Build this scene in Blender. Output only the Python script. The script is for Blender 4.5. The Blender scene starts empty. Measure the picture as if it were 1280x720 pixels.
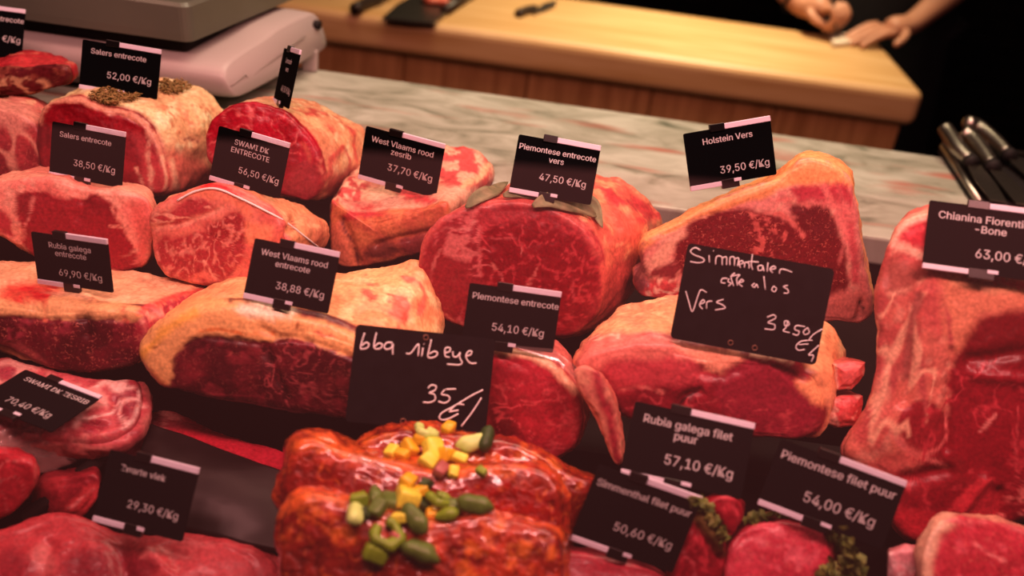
import bpy, bmesh, math, random
import numpy as np
from mathutils import Vector, Matrix
from mathutils.bvhtree import BVHTree

SC = bpy.context.scene
COL = SC.collection
rng = random.Random(7)
nrg = np.random.RandomState(11)

# ------------------------------------------------------------------ camera
F = 1244.0
CAM = np.array([0.0, 0.0, 0.55])
PITCH, ROLL = math.radians(30), math.radians(8)
_f = np.array([0, math.cos(PITCH), -math.sin(PITCH)])
_r0 = np.array([1.0, 0, 0]); _u0 = np.array([0, math.sin(PITCH), math.cos(PITCH)])
_r = math.cos(ROLL) * _r0 + math.sin(ROLL) * _u0
_u = -math.sin(ROLL) * _r0 + math.cos(ROLL) * _u0

def ray(p):
    d = _f + _r * ((p[0] - 640) / F) - _u * ((p[1] - 360) / F)
    return d
def at_y(p, y):
    d = ray(p); return CAM + d * ((y - CAM[1]) / d[1])
def at_z(p, z):
    d = ray(p); return CAM + d * ((z - CAM[2]) / d[2])
def on_plane(p, P0, n):
    d = ray(p); return CAM + d * (np.dot(np.asarray(P0) - CAM, n) / np.dot(d, n))
def proj(P):
    q = np.asarray(P) - CAM
    z = q @ _f
    return np.stack([640 + F * (q @ _r) / z, 360 - F * (q @ _u) / z], -1)

cam = bpy.data.cameras.new('camera'); camo = bpy.data.objects.new('camera', cam); COL.objects.link(camo)
cam.sensor_width = 36; cam.lens = 36 * F / 1280
camo.matrix_world = Matrix(((_r[0], _u[0], -_f[0], CAM[0]), (_r[1], _u[1], -_f[1], CAM[1]), (_r[2], _u[2], -_f[2], CAM[2]), (0, 0, 0, 1)))
cam.clip_start = 0.01
cam.dof.use_dof = True; cam.dof.focus_distance = 1.04; cam.dof.aperture_fstop = 2.8; cam.dof.aperture_blades = 0
SC.camera = camo
SC.view_settings.view_transform = 'Standard'; SC.view_settings.look = 'Medium High Contrast'
SC.cycles.max_bounces = 8; SC.cycles.transparent_max_bounces = 12; SC.cycles.use_denoising = True

# ------------------------------------------------------------------ colour
LW = np.array([0.86, 0.44, 0.43])
def lin(c):
    c = np.asarray(c, float) / 255.0
    return np.where(c <= 0.04045, c / 12.92, ((c + 0.055) / 1.055) ** 2.4)
def alb(c, k=1.0):
    """surface colour of something that looks like c under the pink counter lamps"""
    return np.clip(lin(c) / LW * k, 0.002, 0.9)

# ------------------------------------------------------------------ noise
def _hash(ix, iy, iz, s):
    h = (ix * 374761393 + iy * 668265263 + iz * 2147483647 + s * 974711) & 0xffffffff
    h = ((h ^ (h >> 13)) * 1274126177) & 0xffffffff
    h = (h ^ (h >> 16)) & 0xffff
    return h / 65535.0
def vnoise(P, freq, seed=0):
    Q = P * freq + 100.3
    I = np.floor(Q).astype(np.int64); fr = Q - I
    w = fr * fr * (3 - 2 * fr)
    out = 0
    for dx in (0, 1):
        for dy in (0, 1):
            for dz in (0, 1):
                ww = (w[:, 0] if dx else 1 - w[:, 0]) * (w[:, 1] if dy else 1 - w[:, 1]) * (w[:, 2] if dz else 1 - w[:, 2])
                out = out + ww * _hash(I[:, 0] + dx, I[:, 1] + dy, I[:, 2] + dz, seed)
    return out
def fbm(P, freq, seed=0, oct=4):
    a, s, t = 0, 1.0, 0
    for o in range(oct):
        a = a + s * vnoise(P, freq * 2 ** o, seed + o * 17); t += s; s *= 0.55
    return a / t
def ridge(P, freq, seed=0, oct=2):
    return 1 - np.abs(2 * fbm(P, freq, seed, oct) - 1) * 2
def sst(a, b, x):
    t = np.clip((x - a) / (b - a + 1e-9), 0, 1); return t * t * (3 - 2 * t)

# ------------------------------------------------------------------ 2D helpers
def smooth_closed(pts, n):
    p = np.asarray(pts, float); m = len(p); out = []
    for i in range(m):
        p0, p1, p2, p3 = p[i - 1], p[i], p[(i + 1) % m], p[(i + 2) % m]
        for t in np.linspace(0, 1, 12, endpoint=False):
            out.append(0.5 * ((2 * p1) + (-p0 + p2) * t + (2 * p0 - 5 * p1 + 4 * p2 - p3) * t * t + (-p0 + 3 * p1 - 3 * p2 + p3) * t ** 3))
    out = np.array(out)
    area = 0.5 * np.sum(out[:, 0] * np.roll(out[:, 1], -1) - np.roll(out[:, 0], -1) * out[:, 1])
    if area < 0: out = out[::-1]
    c = out.mean(0)
    k = np.argmax(-(out[:, 1] - c[1]) - 2.0 * np.abs(out[:, 0] - c[0]) * 1.0)
    out = np.roll(out, -k, 0)
    seg = np.linalg.norm(np.roll(out, -1, 0) - out, axis=1); s = np.concatenate([[0], np.cumsum(seg)])
    cl = np.vstack([out, out[:1]])
    u = np.linspace(0, s[-1], n, endpoint=False)
    return np.stack([np.interp(u, s, cl[:, 0]), np.interp(u, s, cl[:, 1])], -1)
def smooth_open(pts, n=8):
    p = np.asarray(pts, float)
    if len(p) < 3:
        return np.array([p[0] + (p[-1] - p[0]) * t for t in np.linspace(0, 1, n)])
    q = np.vstack([2 * p[0] - p[1], p, 2 * p[-1] - p[-2]]); out = []
    for i in range(1, len(q) - 2):
        p0, p1, p2, p3 = q[i - 1:i + 3]
        for t in np.linspace(0, 1, n, endpoint=False):
            out.append(0.5 * ((2 * p1) + (-p0 + p2) * t + (2 * p0 - 5 * p1 + 4 * p2 - p3) * t * t + (-p0 + 3 * p1 - 3 * p2 + p3) * t ** 3))
    out.append(p[-1]); return np.array(out)
def seg_dist(Q, line):
    best = np.full(len(Q), 1e9)
    for a, b in zip(line[:-1], line[1:]):
        ab = b - a; L = ab @ ab + 1e-9
        t = np.clip(((Q - a) @ ab) / L, 0, 1)
        best = np.minimum(best, np.linalg.norm(Q - a - t[:, None] * ab, axis=1))
    return best
def inside(Q, poly):
    r = np.zeros(len(Q), bool); x, y = Q[:, 0], Q[:, 1]
    for (x1, y1), (x2, y2) in zip(poly, np.roll(poly, -1, 0)):
        c = ((y1 > y) != (y2 > y)) & (x < (x2 - x1) * (y - y1) / (y2 - y1 + 1e-12) + x1)
        r ^= c
    return r
def Z(x0, y0, s):
    return lambda *pts: [(x0 + a / s, y0 + b / s) for a, b in pts]

# ------------------------------------------------------------------ materials
def nmat(name):
    m = bpy.data.materials.new(name); m.use_nodes = True
    nt = m.node_tree; b = nt.nodes['Principled BSDF']
    return m, nt, b
def simple(name, col, rough=0.5, metal=0.0, spec=0.5, noise=0.0, nscale=30, bump=0.0, coat=0.0, stretch=(1, 1, 1), second=None, detail=3):
    m, nt, b = nmat(name); N = nt.nodes; L = nt.links
    b.inputs['Roughness'].default_value = rough; b.inputs['Metallic'].default_value = metal
    b.inputs['Specular IOR Level'].default_value = spec; b.inputs['Coat Weight'].default_value = coat
    tc = N.new('ShaderNodeTexCoord'); mp = N.new('ShaderNodeMapping'); mp.inputs['Scale'].default_value = stretch
    L.new(tc.outputs['Object'], mp.inputs[0])
    nz = N.new('ShaderNodeTexNoise'); nz.inputs['Scale'].default_value = nscale; nz.inputs['Detail'].default_value = detail
    L.new(mp.outputs[0], nz.inputs[0])
    mx = N.new('ShaderNodeMix'); mx.data_type = 'RGBA'
    c = np.asarray(col, float)
    c2 = np.asarray(second, float) if second is not None else np.clip(c * (1 - noise), 0, 1)
    mx.inputs[6].default_value = (*c, 1); mx.inputs[7].default_value = (*c2, 1)
    rp = N.new('ShaderNodeMapRange'); rp.inputs[1].default_value = 0.35; rp.inputs[2].default_value = 0.65
    L.new(nz.outputs[0], rp.inputs[0]); L.new(rp.outputs[0], mx.inputs[0]); L.new(mx.outputs[2], b.inputs['Base Color'])
    if bump:
        bp = N.new('ShaderNodeBump'); bp.inputs['Strength'].default_value = bump; bp.inputs['Distance'].default_value = 0.002
        L.new(nz.outputs[0], bp.inputs['Height']); L.new(bp.outputs[0], b.inputs['Normal'])
    return m
def meat_mat(name, rough=0.42, bump=0.35, bscale=220, coat=0.15, fib=0.25, marb=(0.62, 0.2, 0.15), mscale=260, grain=(1, 1, 1)):
    m, nt, b = nmat(name); N = nt.nodes; L = nt.links
    at = N.new('ShaderNodeAttribute'); at.attribute_name = 'Col'
    am = N.new('ShaderNodeAttribute'); am.attribute_name = 'marb'
    tc = N.new('ShaderNodeTexCoord')
    mp = N.new('ShaderNodeMapping'); mp.inputs['Scale'].default_value = grain; L.new(tc.outputs['Object'], mp.inputs[0])
    n1 = N.new('ShaderNodeTexNoise'); n1.inputs['Scale'].default_value = bscale; n1.inputs['Detail'].default_value = 4; L.new(mp.outputs[0], n1.inputs[0])
    # fine light flecks of intramuscular fat
    n2 = N.new('ShaderNodeTexNoise'); n2.inputs['Scale'].default_value = mscale; n2.inputs['Detail'].default_value = 2; n2.inputs['Distortion'].default_value = 1.2; L.new(mp.outputs[0], n2.inputs[0])
    r2 = N.new('ShaderNodeMapRange'); r2.inputs[1].default_value = 0.58; r2.inputs[2].default_value = 0.72; L.new(n2.outputs[0], r2.inputs[0])
    mm = N.new('ShaderNodeMath'); mm.operation = 'MULTIPLY'; L.new(r2.outputs[0], mm.inputs[0]); L.new(am.outputs['Fac'], mm.inputs[1])
    v = N.new('ShaderNodeMapRange'); v.inputs[1].default_value = 0.3; v.inputs[2].default_value = 0.7; v.inputs[3].default_value = 1 - fib; v.inputs[4].default_value = 1 + fib
    L.new(n1.outputs[0], v.inputs[0])
    mul = N.new('ShaderNodeMix'); mul.data_type = 'RGBA'; mul.blend_type = 'MULTIPLY'; mul.inputs[0].default_value = 1
    L.new(at.outputs['Color'], mul.inputs[6]); L.new(v.outputs[0], mul.inputs[7])
    mx = N.new('ShaderNodeMix'); mx.data_type = 'RGBA'; L.new(mm.outputs[0], mx.inputs[0]); L.new(mul.outputs[2], mx.inputs[6]); mx.inputs[7].default_value = (*marb, 1)
    L.new(mx.outputs[2], b.inputs['Base Color'])
    b.inputs['Roughness'].default_value = rough; b.inputs['Coat Weight'].default_value = coat; b.inputs['Coat Roughness'].default_value = 0.15
    b.inputs['Specular IOR Level'].default_value = 0.28
    bp = N.new('ShaderNodeBump'); bp.inputs['Strength'].default_value = bump; bp.inputs['Distance'].default_value = 0.0015
    L.new(n1.outputs[0], bp.inputs['Height']); L.new(bp.outputs[0], b.inputs['Normal'])
    return m

M = {}
M['meat'] = meat_mat('fresh beef')
M['meatcut'] = meat_mat('cut beef face', rough=0.38, bump=0.25, bscale=300, fib=0.22)
BB = 'bbq'
M['bbq'] = meat_mat('marinated beef', rough=0.22, bump=1.0, bscale=150, coat=1.0, fib=0.45, marb=(0.75, 0.20, 0.04), mscale=80)
M['bbq'].node_tree.nodes['Principled BSDF'].inputs['Coat Roughness'].default_value = .06
for n_ in M['bbq'].node_tree.nodes:
    if n_.type == 'BUMP': n_.inputs['Distance'].default_value = .003
M['black'] = simple('matt black card', alb((14, 9, 10)), 0.75, spec=0.03)
M['slate'] = simple('black slate card', alb((22, 14, 16)), 0.75, spec=0.05, noise=0.3, nscale=60)
M['rail'] = simple('pale pink plastic rail', alb((205, 150, 158)), 0.5)
M['ink'] = simple('white print', alb((226, 172, 176)), 0.5)
M['chalk'] = simple('white chalk pen', alb((245, 190, 190)), 0.7)
M['clip'] = simple('black plastic clip', (0.006, 0.005, 0.005), 0.3)
M['ring'] = simple('brass eyelet', (0.22, 0.12, 0.08), 0.35, metal=0.6)
M['deck'] = simple('black display tray', (0.007, 0.005, 0.005), 0.5, spec=0.12, noise=0.5, nscale=14)
M['steel'] = simple('brushed steel', (0.50, 0.46, 0.40), 0.34, metal=1.0, noise=0.25, nscale=80, stretch=(1, 12, 1))
M['blackplastic'] = simple('black glossy plastic film', (0.020, 0.015, 0.015), 0.42, spec=0.35, noise=0.4, nscale=20, bump=0.6)
M['herb'] = simple('dried thyme', (0.16, 0.13, 0.035), 0.8, second=(0.34, 0.22, 0.09), nscale=300)
M['leaf'] = simple('sage green leaf', (0.14, 0.17, 0.08), 0.6, second=(0.28, 0.26, 0.14), nscale=90, bump=0.4)
M['parsley'] = simple('parsley green', (0.08, 0.14, 0.02), 0.6, second=(0.20, 0.22, 0.05), nscale=120)
M['twine'] = simple('white butcher twine', alb((240, 180, 170)), 0.6)

# ------------------------------------------------------------------ object helpers
def tag(o, label=None, cat=None, group=None, kind=None):
    if label: o['label'] = label
    if cat: o['category'] = cat
    if group: o['group'] = group
    if kind: o['kind'] = kind
    return o
def empty(name, loc, label=None, cat=None, group=None, rot=None):
    o = bpy.data.objects.new(name, None); COL.objects.link(o); o.location = Vector(loc); o.empty_display_size = 0.02
    if rot is not None: o.rotation_euler = rot
    return tag(o, label, cat, group)
def mesh_obj(name, V, Fc, mat, parent=None, smooth=True, world=True):
    me = bpy.data.meshes.new(name)
    me.from_pydata([tuple(map(float, v)) for v in V], [], [tuple(map(int, f)) for f in Fc]); me.update()
    if smooth: me.polygons.foreach_set('use_smooth', [True] * len(me.polygons))
    o = bpy.data.objects.new(name, me); COL.objects.link(o)
    if mat: me.materials.append(mat)
    if parent is not None:
        o.parent = parent
        if world: o.matrix_parent_inverse = mw(parent).inverted()
    return o
def mw(o):
    m = o.matrix_basis.copy()
    p = o
    while p.parent is not None:
        m = p.parent.matrix_basis @ p.matrix_parent_inverse @ m
        p = p.parent
    return m
def bm_obj(name, bm, mat, parent=None, smooth=False, world=True):
    me = bpy.data.meshes.new(name); bm.normal_update(); bm.to_mesh(me); bm.free()
    if smooth: me.polygons.foreach_set('use_smooth', [True] * len(me.polygons))
    o = bpy.data.objects.new(name, me); COL.objects.link(o)
    if mat: me.materials.append(mat)
    if parent is not None:
        o.parent = parent
        if world: o.matrix_parent_inverse = mw(parent).inverted()
    return o
def add_box(bm, lo, hi, bevel=0.0, seg=2):
    lo, hi = Vector(lo), Vector(hi)
    r = bmesh.ops.create_cube(bm, size=1.0)
    for v in r['verts']:
        v.co = Vector([(lo[i] + hi[i]) / 2 + v.co[i] * (hi[i] - lo[i]) for i in range(3)])
    if bevel:
        es = list({e for v in r['verts'] for e in v.link_edges})
        bmesh.ops.bevel(bm, geom=es, offset=bevel, segments=seg, affect='EDGES', profile=0.5)
    return r
def tube(path, radius, nseg=8, closed=False):
    P = np.asarray(path, float); n = len(P)
    R = np.broadcast_to(np.asarray(radius, float), (n,))
    V, Fc = [], []
    T = np.gradient(P, axis=0)
    T /= np.linalg.norm(T, axis=1)[:, None] + 1e-12
    ref = np.array([0.0, 0, 1]) if abs(T[0][2]) < 0.9 else np.array([1.0, 0, 0])
    for i in range(n):
        a = np.cross(T[i], ref); a /= np.linalg.norm(a) + 1e-12
        b = np.cross(a, T[i]); ref = b
        for k in range(nseg):
            th = 2 * math.pi * k / nseg
            V.append(P[i] + R[i] * (math.cos(th) * a + math.sin(th) * b))
    for i in range(n - 1):
        for k in range(nseg):
            k2 = (k + 1) % nseg
            Fc.append((i * nseg + k, i * nseg + k2, (i + 1) * nseg + k2, (i + 1) * nseg + k))
    Fc.append(tuple(range(nseg))[::-1]); Fc.append(tuple((n - 1) * nseg + k for k in range(nseg)))
    return V, Fc
def merge(parts):
    V, Fc = [], []
    for v, f in parts:
        o = len(V); V.extend(v); Fc.extend([tuple(i + o for i in ff) for ff in f])
    return V, Fc

# ------------------------------------------------------------------ meat builder
BVH = {}
def norm(v):
    v = np.asarray(v, float); return v / np.linalg.norm(v)
def meat(name, label, face, y, back=None, dy=0.12, shift=(0, 0), scale=0.92, nrm=(0, -1, 0.35), anchor=None, atz=None,
         bulge=0.004, fillet=0.007, lump=0.004, rough_d=0.0012, body_bulge=0.05, base=None, basef=None, paint=(), mat='meat', matf='meatcut',
         cat='meat', parts=('cut_face', 'body'), N=150, K=34, group=None, marbf=0.0, marbb=0.0, extrude=None, seed=1, warp=4.0, round_back=0.15, ext_n=None, dents=(), plabel=None, k=1.0):
    alb = lambda c, _k=k: np.clip(lin(c) / LW * _k, 0.002, 0.9)  # k scales the colours; front pieces are darkened to imitate light falling off
    nrm = norm(nrm)
    fp = smooth_closed(face, N)
    a = anchor if anchor is not None else fp.mean(0)
    P0 = at_z(a, atz) if atz is not None else at_y(a, y)
    S0 = np.array([on_plane(p, P0, nrm) for p in fp])
    if extrude is not None:
        e = np.asarray(extrude, float)
        c0 = S0.mean(0)
        S1 = c0 + e + (S0 - c0) * scale
        ext = norm(e)
    else:
        if back is None:
            c = fp.mean(0); bp = c + np.asarray(shift) + (fp - c) * scale
        else:
            bp = smooth_closed(back, N)
        n2 = norm(ext_n) if ext_n is not None else nrm
        P1 = at_y(bp.mean(0), P0[1] + dy)
        S1 = np.array([on_plane(p, P1, n2) for p in bp])
        ext = norm(S1.mean(0) - S0.mean(0))
    c0, c1 = S0.mean(0), S1.mean(0)
    Lb = np.linalg.norm(c1 - c0)
    rad = np.linalg.norm(S0 - c0, axis=1)
    inset = S0 + (c0 - S0) / rad[:, None] * np.minimum(fillet, rad * 0.4)[:, None]
    meanr = rad.mean()
    Mcap = max(14, int(meanr / 0.0022))
    rings = []; isface = []
    for r in np.linspace(0, 1, Mcap + 1)[1:]:
        rings.append(c0 + (inset - c0) * r + nrm * bulge * (1 - r ** 2.5)); isface.append(True)
    for aa in np.linspace(0, math.pi / 2, 5)[1:]:
        rings.append(inset + (S0 - inset) * math.sin(aa) + ext * fillet * (1 - math.cos(aa))); isface.append(True)
    nf = len(rings)
    t0 = fillet / max(Lb, 1e-6)
    for t in np.linspace(0, 1, K)[1:]:
        tt = t0 + (1 - t0) * t
        ring = S0 * (1 - tt) + S1 * tt
        cc = c0 * (1 - tt) + c1 * tt
        ring = cc + (ring - cc) * (1 + body_bulge * math.sin(math.pi * min(1, tt)) )
        rings.append(ring); isface.append(False)
    last = rings[-1]; lr = np.linalg.norm(last - c1, axis=1).mean()
    for aa in np.linspace(0, math.pi / 2, 9)[1:-1]:
        rings.append(c1 + (last - c1) * math.cos(aa) + ext * math.sin(aa) * max(0.006, lr * round_back)); isface.append(False)
    V = np.vstack([[c0 + nrm * bulge]] + rings + [[c1 + ext * max(0.006, lr * round_back)]])
    R = len(rings)
    Fc = []; fl = []
    for q_ in range(N):
        Fc.append((0, 1 + q_, 1 + (q_ + 1) % N)); fl.append(True)
    idx = np.arange(N); idn = (idx + 1) % N
    for j in range(R - 1):
        a0 = 1 + j * N; b0 = 1 + (j + 1) * N
        for k in range(N):
            Fc.append((a0 + k, b0 + k, b0 + (k + 1) % N, a0 + (k + 1) % N)); fl.append(j + 1 < nf)
    e0 = 1 + (R - 1) * N
    for k in range(N):
        Fc.append((e0 + k, len(V) - 1, e0 + (k + 1) % N)); fl.append(False)
    me = bpy.data.meshes.new('tmp'); me.from_pydata(V.tolist(), [], Fc); me.update()
    nn = np.zeros(len(V) * 3, np.float32); me.vertices.foreach_get('normal', nn); nn = nn.reshape(-1, 3)
    # outward check
    if np.dot(nn[0], nrm) < 0:
        nn = -nn; Fc = [f[::-1] for f in Fc]
    bpy.data.meshes.remove(me)
    vf = np.zeros(len(V), bool); vf[:1 + nf * N] = True
    amp = np.where(vf, 0.35, 1.0)
    amp[1 + (Mcap - 2) * N:1 + nf * N] = 0.7
    d = (fbm(V, 22, seed, 3) - 0.5) * 2 * lump * 2.0 * amp + (fbm(V, 130, seed + 5, 3) - 0.5) * 2 * rough_d * 2 * np.where(vf, 0.5, 1)
    Q = proj(V)
    for pts, width, depth in dents:
        ds = seg_dist(Q, smooth_open(pts))
        d = d - depth * np.exp(-(ds / width) ** 2)
    V = V + nn * d[:, None]
    # ---------------- colour
    Q = proj(V)
    wv = np.stack([fbm(V, 90, seed + 31, 4) - 0.5, fbm(V, 90, seed + 32, 4) - 0.5], -1) * 2.6
    base = base or [(205, 120, 90), (190, 70, 60)]
    basef = basef or [(150, 25, 35), (120, 14, 24)]
    def mixc(cs, f0):
        n = sst(0.38, 0.62, fbm(V, f0, seed + 7, 4))
        c = alb(cs[0])[None] * (1 - n[:, None]) + alb(cs[1])[None] * n[:, None]
        if len(cs) > 2:
            n2 = sst(0.56, 0.68, fbm(V, f0 * 2.2, seed + 8, 3))[:, None]
            c = c * (1 - n2) + alb(cs[2])[None] * n2
        return c
    C = np.where(vf[:, None], mixc(basef, 45), mixc(base, 28))
    mb = np.where(vf, marbf, marbb).astype(float)
    for st in paint:
        kind, pts, col = st[0], st[1], st[2]
        o = st[3] if len(st) > 3 else {}
        w = o.get('w', 4); soft = o.get('s', 3); op = o.get('o', 1.0); wp = o.get('warp', warp)
        QQ = Q + wv * wp
        if kind == 'P':
            pl = smooth_closed(pts, 90); ins = inside(QQ, pl)
            ds = seg_dist(QQ, np.vstack([pl, pl[:1]])); sd = np.where(ins, ds, -ds)
            sd = sd + (fbm(V, 260, seed + 44, 2) - .5) * min(soft, 4) * 1.6
            m = sst(-soft, soft, sd)
        elif kind == 'L':
            wn = fbm(V, 170, seed + 41, 2)
            ds = seg_dist(QQ, smooth_open(pts)); ww = w * (0.45 + 1.1 * wn) if w < 9 else w
            m = 1 - sst(ww / 2 - soft / 2, ww / 2 + soft / 2 + 0.5, ds)
            if w < 5.5: m = m * (0.25 + 0.75 * sst(0.36, 0.54, fbm(V, 120, seed + 43, 3)))
        elif kind == 'D':    # scattered dabs by noise inside a polygon
            pl = smooth_closed(pts, 60); ins = inside(QQ, pl)
            ds = seg_dist(QQ, np.vstack([pl, pl[:1]])); sd = np.where(ins, ds, -ds)
            nz = fbm(V, o.get('f', 120), seed + o.get('k', 50), 3)
            m = sst(-soft, soft, sd) * sst(o.get('lo', 0.52), o.get('hi', 0.62), nz)
        elif kind == 'V':    # thin veins of fat
            pl = smooth_closed(pts, 60); ins = inside(QQ, pl)
            ds = seg_dist(QQ, np.vstack([pl, pl[:1]])); sd = np.where(ins, ds, -ds)
            st_ = np.asarray(o.get('st', (1, 1, 1)))
            rz = ridge(V * st_, o.get('f', 40), seed + o.get('k', 60), 2)
            m = sst(-soft, soft, sd) * sst(o.get('lo', 0.82), o.get('hi', 0.97), rz)
        elif kind == 'F':    # everywhere on the cut face near the rim
            pass
        if o.get('face') is True: m = m * vf
        if o.get('face') is False: m = m * ~vf
        m = (m * op)[:, None]
        C = C * (1 - m) + alb(col)[None] * m
        if 'mb' in o: mb = mb * (1 - m[:, 0]) + o['mb'] * m[:, 0]
    if label == 'PART':
        me = bpy.data.meshes.new(name); o0 = np.array(LOIN.location)
        me.from_pydata((V - o0).tolist(), [], Fc); me.update(); me.polygons.foreach_set('use_smooth', [True] * len(me.polygons))
        ca = me.color_attributes.new('Col', 'FLOAT_COLOR', 'POINT'); ca.data.foreach_set('color', np.hstack([C, np.ones((len(C), 1))]).astype(np.float32).ravel())
        fa = me.attributes.new('marb', 'FLOAT', 'POINT'); fa.data.foreach_set('value', mb.astype(np.float32))
        me.materials.append(M[mat]); o = bpy.data.objects.new(name, me); COL.objects.link(o); o.parent = LOIN; return o
    root = empty(name, (c0[0], (c0[1] + c1[1]) / 2, V[:, 2].min()), label, cat, group)
    off = np.array(root.location)
    res = []
    for pname, sel, mt in ((parts[0], True, matf), (parts[1], False, mat)):
        fs = np.array([i for i, f in enumerate(fl) if f == sel])
        used = np.zeros(len(V), bool)
        for i in fs:
            for q in Fc[i]: used[q] = True
        remap = np.cumsum(used) - 1
        me = bpy.data.meshes.new(pname)
        me.from_pydata((V[used] - off).tolist(), [], [tuple(int(remap[q]) for q in Fc[i]) for i in fs]); me.update()
        me.polygons.foreach_set('use_smooth', [True] * len(me.polygons))
        ca = me.color_attributes.new('Col', 'FLOAT_COLOR', 'POINT')
        ca.data.foreach_set('color', np.hstack([C[used], np.ones((used.sum(), 1))]).astype(np.float32).ravel())
        fa = me.attributes.new('marb', 'FLOAT', 'POINT'); fa.data.foreach_set('value', mb[used].astype(np.float32))
        me.materials.append(M[mt])
        o = bpy.data.objects.new(pname, me); COL.objects.link(o); o.parent = root
        if plabel and pname in plabel: o['label'] = plabel[pname]
        res.append(o)
    BVH[name if name not in BVH else name + str(len(BVH))] = BVHTree.FromPolygons(V.tolist(), Fc)
    return root
def hit(p, keys=None):
    """where the line of sight through photo point p meets the meat: used only to seat garnish on the surface"""
    d = Vector(ray(p)).normalized(); best = None
    for k, t in BVH.items():
        if keys and k not in keys: continue
        h = t.ray_cast(Vector(CAM), d)
        if h[0] is not None and (best is None or h[3] < best[3]): best = h
    return best

# ================================================================== the meat
FAT = (220, 138, 98); FATO = (226, 142, 84); FATP = (222, 140, 118); LEAN = (152, 26, 36); DARK = (110, 12, 22); PINKM = (196, 60, 66)
z4 = Z(0, 50, 5.333)
# --- back row
meat('dark_aged_steak', 'dark aged steak with a fat edge, lying at far left below the scale', 
     [(-70, 92), (-20, 86), (30, 84), (62, 83), (84, 86), (87, 100), (72, 108), (50, 114), (18, 121), (-30, 124), (-70, 122)], 1.13,
     back=[(-70, 74), (-10, 68), (35, 64), (72, 68), (88, 78), (86, 92), (40, 100), (-70, 104)], dy=0.07, nrm=(0, -1, 0.1),
     base=[(176, 44, 46), (150, 30, 36), (186, 78, 66)], basef=[(92, 22, 26), (70, 14, 18), (128, 52, 44)], lump=0.004, parts=('edge', 'top_side'),
     paint=[('D', [(2, 100), (50, 100), (60, 112), (5, 122)], (190, 118, 92), dict(lo=.45, hi=.55, f=90))], round_back=0.3)
meat('beef_roast', 'marbled red roast cut off by the left edge, below the dark aged steak',
     [(-60, 150), (-20, 135), (20, 140), (45, 155), (56, 180), (55, 205), (45, 226), (10, 232), (-60, 236)], 1.03,
     back=[(-60, 126), (-10, 118), (40, 120), (62, 132), (66, 165), (60, 200), (0, 220), (-60, 215)], dy=0.12,
     k=0.85, base=[(205, 92, 84), (186, 60, 60), (215, 130, 105)], basef=[(172, 46, 50), (140, 28, 36)], marbf=0.5,
     paint=[('V', [(-20, 140), (50, 150), (56, 220), (-20, 235)], (214, 116, 100), dict(f=28, lo=.72, hi=.95, op=.7)),
            ('P', [(-20, 122), (30, 128), (52, 150), (20, 160), (-30, 150)], (206, 108, 96), dict(s=8, op=.8))])
meat('entrecote_roast', 'large entrecote roast with cream fat and thyme on top, under the 52,00 card',
     [(46, 170), (48, 146), (56, 131), (76, 124), (95, 122), (112, 127), (128, 133), (150, 136), (168, 142), (184, 156), (196, 178), (205, 205), (208, 232), (196, 242), (150, 240), (100, 238), (62, 230), (48, 200)], 1.035,
     back=[(112, 108), (150, 101), (200, 97), (235, 105), (265, 118), (284, 140), (286, 180), (277, 215), (252, 234), (200, 236), (150, 230), (120, 200), (105, 150)], dy=0.13,
     k=0.8, base=[(222, 150, 112), (216, 132, 98), (226, 166, 130)], basef=[(150, 22, 32), (126, 14, 24)], lump=0.004, seed=3, marbb=0.2,
     paint=[('L', [(50, 150), (58, 131), (80, 123), (100, 124), (130, 136), (165, 144), (186, 162), (202, 190)], (214, 116, 96), dict(w=8, s=5, face=True)),
            ('P', [(170, 165), (190, 185), (215, 215), (250, 240), (200, 246), (172, 240), (178, 205)], (186, 52, 56), dict(s=8)),
            ('P', [(210, 190), (250, 196), (270, 215), (250, 240), (215, 238)], (206, 88, 74), dict(s=12, op=.8)),
            ('L', [(184, 166), (186, 200), (190, 238)], (220, 130, 110), dict(w=5, s=3)), ('L', [(204, 196), (207, 236)], (224, 138, 112), dict(w=4, s=3)),
            ('L', [(214, 200), (220, 236)], (224, 138, 112), dict(w=6, s=3)), ('L', [(170, 210), (180, 236)], (220, 130, 110), dict(w=3, s=2)),
            ('L', [(200, 142), (218, 164)], (240, 190, 150), dict(w=1.5, s=1)), ('L', [(224, 173), (250, 178)], (140, 60, 50), dict(w=2, s=2, op=.7)),
            ('D', [(195, 120), (280, 140), (275, 190), (230, 180)], (206, 108, 80), dict(f=160, lo=.55, hi=.68, op=.6))])
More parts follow.
